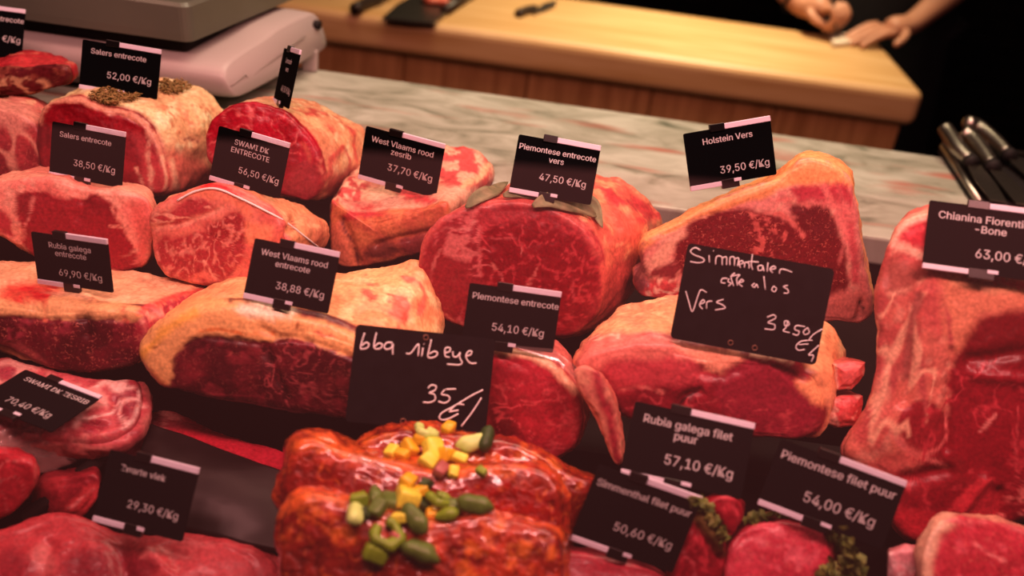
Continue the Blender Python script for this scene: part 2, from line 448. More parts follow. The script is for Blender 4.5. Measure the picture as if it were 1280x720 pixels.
meat('entrecote_roast', 'round bright red entrecote roast with the sideways price card stuck in top',
     [(256, 172), (260, 155), (268, 143), (285, 132), (305, 126), (325, 127), (345, 134), (362, 144), (380, 161), (393, 180), (402, 202), (404, 225), (398, 242), (384, 253), (368, 248), (340, 240), (300, 232), (270, 215), (258, 195)], 1.04,
     back=[(340, 128), (390, 130), (430, 145), (456, 163), (458, 200), (444, 226), (418, 240), (380, 238), (345, 215), (325, 170)], dy=0.13,
     k=0.9, base=[(216, 134, 100), (206, 108, 82), (222, 150, 118)], basef=[(166, 18, 36), (140, 12, 26)], lump=0.003, seed=4, marbf=.1,
     paint=[('L', [(400, 200), (405, 228), (398, 244)], (206, 100, 84), dict(w=5, s=4)),
            ('V', [(265, 140), (370, 150), (400, 220), (370, 245), (265, 205)], (196, 70, 70), dict(f=60, lo=.86, hi=.98, op=.45)),
            ('L', [(310, 132), (314, 150), (313, 162)], (206, 86, 84), dict(w=2, s=2, op=.8)), ('L', [(345, 175), (340, 186)], (206, 86, 84), dict(w=2, s=2, op=.8)),
            ('P', [(380, 200), (400, 215), (398, 245), (375, 250), (355, 238), (362, 218)], (150, 38, 44), dict(s=6, op=.8)),
            ('V', [(360, 135), (450, 160), (440, 230), (400, 220)], (186, 66, 58), dict(f=24, lo=.75, hi=.95, op=.7)),
            ('P', [(408, 225), (450, 205), (440, 235), (412, 248)], (150, 50, 46), dict(s=8, op=.7))])
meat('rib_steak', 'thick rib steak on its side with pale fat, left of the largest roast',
     [(411, 262), (414, 252), (426, 262), (446, 270), (482, 268), (520, 262), (556, 255), (556, 285), (535, 314), (500, 325), (440, 337), (416, 328), (409, 295)], 0.985,
     back=[(418, 236), (440, 212), (470, 194), (520, 178), (560, 181), (598, 191), (617, 211), (612, 232), (595, 250), (556, 266), (500, 282), (455, 290), (430, 275)], dy=0.15, nrm=(-.25, -1, 0.25), ext_n=(-.1, -1, .5),
     k=0.92, base=[(224, 138, 116), (220, 126, 104), (214, 112, 96)], basef=[(206, 96, 66), (190, 76, 58)], body_bulge=0.0, lump=0.003, seed=5, parts=('fat_edge', 'cut_side'), marbb=.3, round_back=.1,
     paint=[('P', [(552, 178), (590, 186), (616, 205), (614, 228), (590, 236), (552, 230), (540, 205)], (204, 64, 62), dict(s=5)),
            ('D', [(545, 180), (612, 200), (610, 230), (550, 230)], (226, 130, 108), dict(f=70, lo=.52, hi=.6, op=.8)),
            ('L', [(610, 208), (598, 222), (580, 232)], (226, 140, 108), dict(w=8, s=4)),
            ('P', [(490, 236), (505, 246), (530, 254), (545, 250), (520, 240), (500, 232)], (200, 54, 56), dict(s=4)),
            ('P', [(426, 270), (440, 264), (470, 264), (484, 267), (458, 272), (432, 277)], (186, 46, 50), dict(s=3)),
            ('L', [(440, 256), (455, 259), (466, 258)], (196, 60, 58), dict(w=4, s=3)),
            ('D', [(414, 230), (460, 215), (450, 250), (414, 275)], (186, 60, 58), dict(f=110, lo=.48, hi=.56, op=.8)),
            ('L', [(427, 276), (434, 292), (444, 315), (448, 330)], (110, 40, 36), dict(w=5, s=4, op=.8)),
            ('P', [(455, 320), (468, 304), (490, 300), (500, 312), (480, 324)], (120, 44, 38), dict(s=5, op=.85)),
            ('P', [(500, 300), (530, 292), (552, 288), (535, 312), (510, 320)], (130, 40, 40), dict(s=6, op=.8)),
            ('P', [(410, 290), (424, 285), (440, 332), (420, 330)], (212, 96, 74), dict(s=6))],
     dents=[([(427, 276), (436, 296), (446, 328)], 5, .006), ([(470, 306), (500, 298), (545, 290)], 5, .005)])
# --- middle row
meat('entrecote_roast', 'largest round red roast with sage leaves on top, behind the 54,10 card',
     [(521, 335), (523, 312), (532, 291), (548, 274), (570, 262), (600, 253), (635, 249), (670, 253), (702, 264), (726, 281), (743, 301), (751, 327), (753, 357), (748, 385), (735, 405), (715, 418), (690, 422), (650, 420), (600, 415), (560, 405), (536, 387), (525, 362)], 0.885,
     back=[(640, 235), (690, 222), (735, 216), (772, 222), (802, 240), (826, 269), (822, 300), (806, 340), (788, 370), (762, 395), (720, 402), (670, 392), (635, 350), (620, 290)], dy=0.14,
     base=[(214, 96, 74), (200, 74, 62), (216, 116, 86)], basef=[(152, 34, 40), (136, 24, 32)], lump=0.003, seed=6, bulge=.006, N=170, marbf=.1,
     paint=[('L', [(523, 330), (534, 293), (560, 267), (600, 254), (640, 250), (690, 259), (728, 284), (748, 318)], (188, 66, 62), dict(w=9, s=8, face=True, op=.8)),
            ('P', [(602, 295), (618, 280), (650, 276), (690, 280), (735, 310), (745, 350), (735, 395), (700, 415), (650, 400), (605, 350), (598, 320)], (124, 5, 18), dict(s=6)), ('V', [(530, 290), (600, 262), (610, 400), (545, 395)], (190, 74, 74), dict(f=80, lo=.72, hi=.95, op=.22)), ('V', [(600, 280), (740, 290), (745, 390), (640, 400)], (170, 40, 46), dict(f=90, lo=.78, hi=.96, op=.15)),
            ('P', [(530, 330), (545, 300), (565, 300), (585, 330), (590, 370), (570, 395), (540, 385)], (138, 26, 32), dict(s=8)),
            ('D', [(562, 290), (590, 282), (602, 310), (596, 345), (575, 325), (556, 320)], (190, 80, 78), dict(f=80, lo=.5, hi=.56, op=.75)),
            ('L', [(552, 288), (558, 284), (568, 288), (585, 287), (592, 276)], (196, 96, 90), dict(w=2.5, s=2, op=.8)), ('L', [(600, 292), (598, 318), (602, 345)], (186, 70, 70), dict(w=3, s=2, op=.75)), ('L', [(549, 310), (541, 330), (538, 350)], (186, 80, 76), dict(w=2.5, s=2, op=.7)),
            ('L', [(612, 300), (640, 298), (650, 302)], (176, 60, 62), dict(w=1.5, s=1.5, op=.8)), ('L', [(652, 305), (650, 318)], (186, 80, 76), dict(w=2, s=1.5, op=.8)), ('L', [(666, 345), (660, 355)], (196, 86, 80), dict(w=3, s=2, op=.8)), ('L', [(672, 330), (668, 345)], (186, 76, 72), dict(w=2, s=1.5, op=.8)), ('P', [(615, 328), (622, 336), (618, 337)], (196, 86, 80), dict(s=2)), ('L', [(625, 340), (630, 356)], (186, 70, 70), dict(w=2, s=1.5, op=.8)), ('L', [(715, 345), (718, 380)], (166, 50, 54), dict(w=2, s=1.5, op=.7)),
            ('L', [(548, 388), (560, 398), (590, 412)], (186, 80, 70), dict(w=3, s=2, op=.7)),
            ('L', [(753, 330), (755, 360), (748, 400), (722, 420)], (206, 76, 66), dict(w=8, s=6, op=.8)),
            ('L', [(760, 240), (800, 262), (815, 275)], (170, 40, 46), dict(w=4, s=4, op=.8)), ('D', [(740, 220), (800, 240), (825, 270), (800, 280), (760, 250)], (190, 50, 52), dict(f=60, lo=.45, hi=.6, op=.8)),
            ('L', [(768, 306), (786, 308), (778, 330)], (222, 136, 100), dict(w=2, s=2, op=.7)), ('P', [(758, 340), (790, 320), (800, 345), (780, 380), (755, 400)], (190, 62, 56), dict(s=8, op=.7))],
     dents=[([(775, 240), (820, 270)], 5, .003)])
meat('tbone_roast', 'upright bone-in loin with an orange fat rim, 39,50 card on top',
     [(790, 345), (798, 322), (802, 302), (815, 293), (840, 280), (870, 264), (920, 243), (960, 228), (985, 212), (1000, 198), (1020, 196), (1042, 204), (1060, 221), (1067, 250), (1075, 290), (1083, 340), (1090, 378), (1088, 398), (1072, 407), (1040, 405), (960, 412), (900, 402), (850, 376), (812, 374), (795, 368)], 0.925,
     shift=(6, -16), scale=.93, dy=0.07, nrm=(0, -1, .25),
     base=[(222, 120, 76), (214, 104, 70)], basef=[(206, 104, 96), (198, 88, 84), (212, 120, 106)], lump=0.003, seed=7, N=170, body_bulge=.02, marbf=.1,
     paint=[('L', [(800, 306), (822, 290), (870, 268), (920, 248), (960, 236), (990, 222), (1020, 206), (1048, 216)], (222, 120, 78), dict(w=16, s=8)),
            ('P', [(985, 215), (1005, 198), (1040, 202), (1062, 224), (1062, 232), (1030, 228), (1000, 232)], (226, 122, 82), dict(s=5)),
            ('P', [(843, 330), (846, 300), (862, 280), (885, 266), (930, 262), (965, 268), (985, 278), (1005, 270), (1025, 258), (1040, 268), (1052, 300), (1060, 340), (1050, 372), (960, 375), (900, 360), (860, 345)], (108, 13, 21), dict(s=4, mb=.7)),
            ('P', [(985, 260), (1010, 256), (1035, 262), (1048, 290), (1030, 300), (1010, 290)], (98, 11, 19), dict(s=4, mb=.45)),
            ('L', [(940, 268), (965, 266), (985, 276), (1000, 288), (1003, 296)], (200, 84, 78), dict(w=5, s=3)), ('L', [(975, 250), (990, 248), (1012, 258)], (206, 92, 86), dict(w=5, s=3)),
            ('D', [(940, 275), (975, 272), (985, 300), (960, 320), (940, 310)], (186, 70, 66), dict(f=200, lo=.5, hi=.62, op=.6)),
            ('P', [(990, 236), (1020, 230), (1060, 232), (1066, 262), (1048, 262), (1020, 250), (1000, 252)], (176, 46, 56), dict(s=4)),
            ('L', [(1032, 234), (1038, 250), (1052, 268), (1060, 300)], (216, 96, 92), dict(w=10, s=6)), ('L', [(1050, 236), (1060, 270), (1068, 310), (1070, 350)], (190, 66, 70), dict(w=8, s=6)),
            ('V', [(1040, 260), (1075, 270), (1085, 380), (1050, 370)], (206, 92, 88), dict(f=30, st=(1.5, 1, .3), lo=.7, hi=.95, op=.7)),
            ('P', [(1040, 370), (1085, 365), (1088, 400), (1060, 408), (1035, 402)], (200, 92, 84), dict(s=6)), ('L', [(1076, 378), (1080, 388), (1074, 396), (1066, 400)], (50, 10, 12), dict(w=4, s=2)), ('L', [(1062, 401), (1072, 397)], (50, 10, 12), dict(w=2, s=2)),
            ('P', [(812, 342), (822, 332), (840, 328), (852, 336), (848, 346), (828, 350), (815, 350)], (126, 32, 36), dict(s=2)), ('L', [(814, 348), (840, 350), (850, 340)], (216, 116, 100), dict(w=3, s=2)),
            ('P', [(792, 352), (812, 350), (850, 352), (852, 372), (815, 376), (795, 368)], (200, 62, 62), dict(s=4)), ('D', [(795, 350), (850, 352), (850, 372), (800, 374)], (226, 140, 120), dict(f=150, lo=.56, hi=.62, op=.8)),
            ('P', [(792, 322), (804, 318), (806, 345), (812, 356), (800, 366), (790, 348)], (104, 36, 38), dict(s=4)), ('L', [(804, 305), (798, 325), (800, 345)], (150, 70, 62), dict(w=5, s=3)),
            ('L', [(815, 300), (850, 285), (880, 268)], (216, 120, 100), dict(w=3, s=3)), ('L', [(822, 326), (848, 292)], (216, 126, 108), dict(w=14, s=8, op=.8))],
     dents=[([(796, 322), (802, 340), (812, 354)], 4, .006), ([(1078, 378), (1074, 396)], 3, .008)])
meat('entrecote_roast', 'small entrecote roast with red lobed eye and pink fat, behind the 69,90 card',
     [(-40, 252), (-10, 234), (20, 226), (50, 222), (80, 227), (110, 236), (140, 240), (165, 242), (184, 248), (191, 265), (190, 300), (184, 332), (150, 341), (100, 338), (60, 328), (20, 305), (-10, 292), (-40, 285)], 0.90,
     shift=(4, -16), scale=.9, dy=.09,
     base=[(226, 122, 102), (218, 104, 90)], basef=[(224, 112, 98), (216, 96, 86), (226, 124, 108)], lump=.003, seed=8, marbf=.1,
     paint=[('P', Z(0, 210, 5.145)((105, 210), (125, 165), (190, 150), (300, 155), (370, 185), (420, 210), (480, 205), (530, 215), (580, 185), (640, 180), (710, 215), (740, 260), (750, 330), (820, 400), (840, 480), (900, 560), (900, 650), (700, 660), (300, 600), (180, 530), (140, 430), (110, 300)), (146, 24, 32), dict(s=3)),
            ('P', Z(0, 210, 5.145)((540, 215), (600, 180), (680, 195), (730, 250), (720, 320), (640, 300), (560, 260)), (130, 18, 26), dict(s=5, op=.8)), ('P', Z(0, 210, 5.145)((110, 200), (150, 165), (215, 165), (200, 250), (190, 330), (120, 300)), (136, 26, 32), dict(s=4)),
            ('L', Z(0, 210, 5.145)((205, 180), (200, 300), (150, 390), (160, 460)), (206, 96, 88), dict(w=2.5, s=2, op=.8)), ('P', Z(0, 210, 5.145)((-80, 270), (0, 260), (80, 330), (100, 440), (0, 410), (-90, 390)), (176, 44, 50), dict(s=3)),
            ('L', Z(0, 210, 5.145)((60, 210), (95, 250), (100, 360), (130, 470)), (216, 110, 96), dict(w=5, s=3)),
            ('L', Z(0, 210, 5.145)((720, 250), (740, 310), (800, 330), (820, 400)), (216, 110, 96), dict(w=3, s=2)), ('L', Z(0, 210, 5.145)((710, 370), (780, 380), (820, 420)), (212, 106, 92), dict(w=2, s=2)), ('L', Z(0, 210, 5.145)((790, 560), (850, 545), (905, 530)), (226, 130, 112), dict(w=2, s=1.5)), ('L', Z(0, 210, 5.145)((860, 620), (890, 570), (920, 470)), (200, 84, 80), dict(w=3, s=2)),
            ('P', Z(0, 210, 5.145)((820, 250), (960, 240), (980, 350), (930, 640), (900, 640), (880, 420)), (206, 80, 72), dict(s=6, op=.7)),
            ('L', Z(0, 210, 5.145)((830, 370), (822, 390)), (110, 20, 24), dict(w=2, s=1))],
     dents=[(Z(0, 210, 5.145)((530, 215), (500, 320)), 8, .003)])
zz = Z(170, 215, 4.644)
meat('rib_eye_roast', 'heavily marbled rib eye roast tied with white twine, left of the 38,88 card',
     [(184, 290), (188, 268), (200, 256), (222, 244), (245, 233), (270, 229), (298, 236), (322, 250), (343, 265), (358, 288), (362, 312), (350, 335), (325, 348), (300, 352), (270, 357), (250, 358), (222, 352), (202, 344), (189, 322)], 0.885,
     back=[(250, 240), (290, 232), (330, 248), (362, 258), (378, 258), (396, 272), (410, 282), (410, 302), (395, 318), (360, 335), (300, 340), (250, 310)], dy=0.10,
     base=[(216, 116, 84), (208, 100, 76), (222, 130, 98)], basef=[(210, 96, 82), (202, 80, 72)], lump=.003, seed=9, marbf=.3, N=170,
     paint=[('P', zz((120, 450), (150, 390), (250, 370), (330, 360), (420, 330), (500, 270), (570, 240), (620, 255), (640, 330), (640, 400), (620, 500), (560, 590), (480, 620), (400, 640), (300, 620), (200, 640), (140, 590), (110, 520)), (164, 42, 46), dict(s=3, mb=.95)),
            ('P', zz((400, 330), (500, 270), (570, 240), (620, 260), (640, 400), (560, 420), (470, 400)), (150, 32, 36), dict(s=6, mb=.9, op=.8)),
            ('P', zz((80, 250), (200, 215), (300, 170), (380, 150), (460, 190), (430, 230), (340, 250), (250, 290), (130, 320), (85, 310)), (166, 42, 46), dict(s=3, mb=.9)),
            ('V', zz((80, 250), (300, 170), (460, 190), (340, 260), (130, 320)), (220, 120, 102), dict(f=90, lo=.62, hi=.9, st=(.6, 1, 1.6), op=.8)),
            ('V', zz((120, 450), (330, 360), (570, 250), (640, 350), (560, 590), (300, 620), (130, 580)), (206, 98, 88), dict(f=120, lo=.66, hi=.92, st=(1.3, 1, .7), op=.7)),
            ('L', zz((100, 330), (180, 320), (330, 280), (420, 250), (500, 210)), (222, 116, 98), dict(w=4, s=3)), ('L', zz((400, 520), (430, 560), (460, 620)), (222, 124, 108), dict(w=3, s=2)),
            ('P', zz((640, 280), (720, 300), (800, 320), (760, 420), (660, 420), (630, 350)), (220, 106, 80), dict(s=6)),
            ('L', zz((340, 630), (400, 600), (460, 640), (560, 620), (640, 590)), (214, 92, 80), dict(w=8, s=4)), ('L', zz((70, 380), (90, 500), (140, 590), (230, 640), (380, 650)), (214, 98, 84), dict(w=7, s=4)),
            ('P', zz((350, 95), (440, 60), (520, 90), (600, 130), (640, 140), (560, 140), (470, 115), (380, 112)), (214, 20, 26), dict(s=2)),
            ('L', zz((300, 130), (430, 125), (560, 170), (660, 240)), (220, 100, 78), dict(w=10, s=6)),
            ('L', zz((840, 300), (910, 330), (920, 290)), (150, 40, 44), dict(w=3, s=3))],
     dents=[(zz((860, 400), (920, 300), (940, 250)), 6, .008), (zz((100, 330), (330, 280), (500, 210)), 4, .002)])
# --- lower row
zs = Z(0, 310, 4.5)
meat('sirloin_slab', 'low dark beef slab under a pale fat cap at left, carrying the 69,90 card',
     [(-60, 378), (0, 374), (60, 376), (120, 382), (160, 384), (182, 392), (192, 420), (184, 445), (160, 460), (120, 468), (85, 470), (45, 458), (12, 440), (-10, 432), (-60, 432)], 0.775,
     back=[(-60, 322), (0, 325), (60, 329), (130, 337), (200, 346), (240, 355), (264, 366), (252, 385), (225, 408), (190, 428), (130, 430), (60, 430), (-60, 425)], dy=0.085, ext_n=(0, -1, .6),
     base=[(226, 142, 110), (218, 128, 98), (222, 132, 100)], basef=[(108, 18, 28), (84, 12, 20), (140, 36, 46)], lump=.003, seed=10, parts=('lean_face', 'fat_cap'), marbf=.7, fillet=.012, body_bulge=.0,
     paint=[('P', [(-70, 360), (0, 365), (60, 368), (120, 375), (160, 380), (186, 392), (172, 402), (140, 398), (100, 400), (60, 398), (20, 395), (-70, 396)], (222, 132, 92), dict(s=3, mb=0)),
            ('P', zs((0, 250), (60, 190), (180, 190), (350, 200), (420, 215), (300, 250), (220, 290), (120, 300), (0, 290)), (206, 66, 52), dict(s=8, op=.7)), ('D', zs((0, 230), (300, 200), (300, 280), (0, 300)), (196, 34, 36), dict(f=70, lo=.5, hi=.62, op=.7)),
            ('L', zs((250, 320), (258, 360), (250, 400)), (190, 76, 56), dict(w=5, s=4, op=.7)), ('L', zs((700, 330), (690, 370), (720, 410)), (186, 50, 46), dict(w=5, s=4)),
            ('P', zs((770, 420), (880, 330), (960, 290), (1080, 260), (1180, 245), (1130, 300), (1000, 400), (850, 540), (780, 580)), (150, 34, 46), dict(s=3, mb=.6)),
            ('L', zs((830, 370), (870, 410)), (222, 120, 104), dict(w=5, s=3)), ('L', zs((900, 350), (925, 400)), (216, 110, 98), dict(w=4, s=3)), ('L', zs((950, 330), (975, 370)), (216, 110, 98), dict(w=3, s=2)), ('L', zs((1000, 310), (1015, 350)), (206, 96, 90), dict(w=3, s=2)), ('L', zs((1040, 300), (1060, 330)), (206, 96, 90), dict(w=2, s=2)), ('L', zs((790, 400), (820, 480), (800, 520)), (216, 116, 106), dict(w=4, s=3)),
            ('L', zs((780, 370), (900, 300), (1000, 265), (1180, 235)), (200, 60, 54), dict(w=6, s=5, op=.8)),
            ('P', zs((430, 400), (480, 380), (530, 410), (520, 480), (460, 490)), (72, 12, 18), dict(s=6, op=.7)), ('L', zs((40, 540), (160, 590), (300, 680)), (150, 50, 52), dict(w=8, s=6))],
     dents=[([(-60, 397), (60, 399), (140, 399), (172, 402)], 4, .002), (zs((470, 390), (490, 490)), 7, .005)])
zv = Z(150, 310, 3.13)
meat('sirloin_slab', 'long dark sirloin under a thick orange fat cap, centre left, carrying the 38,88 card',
     [(168, 447), (178, 428), (205, 402), (248, 384), (290, 380), (330, 386), (360, 394), (405, 402), (445, 418), (490, 440), (520, 470), (520, 500), (495, 522), (450, 530), (395, 526), (345, 520), (300, 508), (250, 500), (215, 491), (188, 480)], 0.745,
     back=[(215, 385), (245, 366), (290, 349), (350, 344), (420, 341), (470, 336), (528, 331), (550, 360), (556, 420), (530, 455), (440, 455), (300, 440), (230, 425)], dy=0.11, ext_n=(0, -1, .7),
     base=[(234, 138, 96), (226, 120, 84), (236, 150, 110)], basef=[(98, 16, 24), (78, 10, 18), (120, 26, 34)], lump=.003, seed=11, parts=('lean_face', 'fat_cap'), marbf=.25, fillet=.014, N=180, body_bulge=0.,
     paint=[('P', zv((40, 440), (100, 300), (250, 200), (420, 200), (560, 230), (700, 260), (900, 320), (1000, 420), (900, 420), (800, 400), (740, 362), (640, 350), (560, 370), (480, 355), (400, 350), (300, 352), (240, 385), (212, 440), (200, 520), (170, 545), (100, 510)), (232, 134, 88), dict(s=3, mb=0)),
            ('L', zv((70, 440), (120, 380), (200, 310), (290, 260)), (226, 132, 64), dict(w=10, s=8)), ('L', zv((90, 480), (160, 540)), (190, 90, 56), dict(w=14, s=8)),
            ('P', zv((455, 250), (470, 225), (560, 220), (620, 232), (680, 235), (690, 252), (640, 265), (600, 280), (480, 268)), (242, 166, 142), dict(s=4)),
            ('L', zv((300, 330), (400, 325), (520, 340), (600, 330)), (206, 96, 52), dict(w=4, s=4, op=.7)), ('L', zv((400, 358), (480, 352), (520, 366)), (60, 10, 12), dict(w=4, s=3)),
            ('D', zv((940, 120), (1180, 100), (1180, 300), (1050, 300)), (206, 82, 66), dict(f=60, lo=.48, hi=.6, op=.8)), ('L', zv((1100, 300), (1130, 240), (1170, 230)), (190, 70, 56), dict(w=5, s=4)),
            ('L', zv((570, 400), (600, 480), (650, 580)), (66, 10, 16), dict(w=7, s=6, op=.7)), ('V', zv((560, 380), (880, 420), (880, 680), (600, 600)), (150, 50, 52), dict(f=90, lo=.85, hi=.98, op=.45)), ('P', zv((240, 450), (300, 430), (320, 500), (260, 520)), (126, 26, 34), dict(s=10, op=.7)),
            ('L', zv((130, 380), (135, 385)), (150, 66, 36), dict(w=3, s=2)), ('L', zv((690, 298), (694, 302)), (150, 66, 36), dict(w=3, s=2)), ('L', zv((760, 325), (800, 345), (850, 350)), (206, 90, 66), dict(w=3, s=3, op=.7))],
     dents=[([(222, 440), (246, 424), (280, 424), (330, 430), (356, 423), (394, 429), (438, 446), (500, 470)], 4, .002), (zv((570, 400), (610, 500), (650, 590)), 7, .004), (zv((560, 320), (620, 345), (700, 340)), 6, .003)])
meat('entrecote_piece', 'small red entrecote in clear film, right of the handwritten bbq slate',
     [(592, 440), (612, 430), (640, 438), (670, 445), (700, 462), (719, 488), (727, 520), (722, 550), (706, 570), (680, 577), (640, 570), (600, 560), (588, 520), (586, 470)], 0.755,
     shift=(10, -26), scale=.96, dy=.05,
     base=[(200, 96, 84), (186, 76, 70)], basef=[(168, 30, 42), (146, 20, 32)], lump=.003, seed=12, bulge=.008, marbf=.15,
     paint=[('L', [(612, 434), (640, 440), (672, 448), (700, 466), (718, 490)], (216, 130, 104), dict(w=10, s=6)), ('P', [(615, 500), (640, 520), (650, 560), (625, 560), (612, 530)], (104, 8, 18), dict(s=8)),
            ('V', [(620, 480), (720, 500), (715, 560), (640, 560)], (190, 56, 62), dict(f=110, st=(.5, 1, 1.2), lo=.75, hi=.96, op=.4))])
zr = Z(700, 360, 3.13)
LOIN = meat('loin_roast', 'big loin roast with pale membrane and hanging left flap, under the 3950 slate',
     [(716, 462), (726, 446), (748, 436), (775, 430), (810, 426), (850, 430), (900, 436), (950, 444), (985, 452), (1005, 470), (1024, 500), (1026, 530), (1012, 550), (985, 553), (945, 552), (880, 548), (830, 538), (795, 530), (770, 520), (745, 490)], 0.765,
     back=[(726, 432), (750, 410), (775, 381), (810, 375), (860, 374), (940, 382), (1010, 392), (1044, 408), (1052, 440), (1046, 475), (1030, 500), (960, 500), (800, 490), (740, 460)], dy=0.09, ext_n=(0, -1, .6),
     base=[(222, 130, 94), (214, 112, 84), (226, 142, 106)], basef=[(140, 22, 34), (120, 14, 26)], lump=.004, seed=13, N=170, fillet=.012,
     paint=[('P', zr((60, 300), (100, 200), (200, 180), (330, 175), (430, 200), (520, 260), (460, 300), (250, 290), (160, 320), (120, 330)), (206, 90, 80), dict(s=8)),
            ('P', zr((180, 300), (300, 280), (420, 275), (520, 290), (580, 330), (560, 360), (420, 380), (240, 400), (200, 380)), (180, 50, 56), dict(s=8)),
            ('P', zr((440, 225), (600, 240), (720, 260), (700, 310), (640, 335), (570, 310), (500, 260)), (224, 116, 94), dict(s=5)),
            ('P', zr((640, 340), (690, 300), (760, 285), (850, 290), (920, 330), (960, 400), (1010, 470), (1000, 560), (880, 590), (700, 520), (620, 430)), (142, 26, 40), dict(s=6)),
            ('P', zr((920, 360), (985, 350), (1060, 120), (1095, 190), (1080, 350), (1030, 460), (960, 420)), (228, 118, 84), dict(s=5)),
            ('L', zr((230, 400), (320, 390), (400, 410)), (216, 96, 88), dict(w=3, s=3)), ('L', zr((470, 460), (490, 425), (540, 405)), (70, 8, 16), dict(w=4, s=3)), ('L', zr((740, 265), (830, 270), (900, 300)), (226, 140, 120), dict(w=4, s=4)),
            ('V', zr((200, 420), (600, 430), (980, 500), (960, 600), (300, 560)), (176, 50, 56), dict(f=60, lo=.84, hi=.98, op=.35)), ('L', zr((120, 200), (220, 185), (230, 205)), (226, 140, 120), dict(w=2, s=2))],
     dents=[(zr((470, 470), (490, 425), (545, 405)), 5, .004), (zr((560, 330), (640, 345), (690, 320)), 8, .003), ([(1003, 470), (1022, 445)], 7, .004)])
meat('fat_flap', 'PART', [(718, 462), (732, 458), (752, 470), (764, 500), (776, 540), (778, 570), (771, 583), (758, 562), (744, 530), (730, 500), (720, 480)], 0.728, shift=(6, -4), scale=.85, dy=.02, fillet=.004,
     base=[(206, 96, 80), (190, 76, 66)], basef=[(196, 96, 80), (180, 78, 70), (206, 110, 90)], lump=.003, seed=14, N=90, K=8, paint=[('L', [(745, 470), (762, 520), (772, 575)], (150, 34, 42), dict(w=10, s=8)), ('L', [(720, 470), (745, 525), (768, 580)], (206, 100, 84), dict(w=4, s=3))])
for k, (pl, lab) in enumerate((([(1043, 456), (1064, 451), (1084, 452), (1083, 470), (1066, 488), (1046, 489), (1042, 472)], 'upper cut rib bone end sticking out between the big loin and the tall T-bone'),
                               ([(1033, 500), (1055, 494), (1080, 494), (1080, 514), (1074, 533), (1048, 535), (1030, 528)], 'lower cut rib bone end sticking out between the big loin and the tall T-bone'))):
    meat('rib_bone', lab, [q for i_ in range(len(pl)) for q in ((pl[i_][0] * .93 + pl[i_ - 1][0] * .07, pl[i_][1] * .93 + pl[i_ - 1][1] * .07), (pl[i_][0] * .93 + pl[(i_ + 1) % len(pl)][0] * .07, pl[i_][1] * .93 + pl[(i_ + 1) % len(pl)][1] * .07))], .80 - .012 * k, shift=(-22, -8), scale=.9, dy=.06, fillet=.004, N=80, K=10, lump=.002, seed=15 + k, base=[(206, 84, 74), (190, 66, 62)], basef=[(222, 86, 82), (206, 60, 62), (232, 130, 116)],
         paint=[('L', [(pl[0][0], pl[0][1]), pl[5], pl[6]], (232, 140, 124), dict(w=4, s=3))], group='cut rib bones', cat='bone')
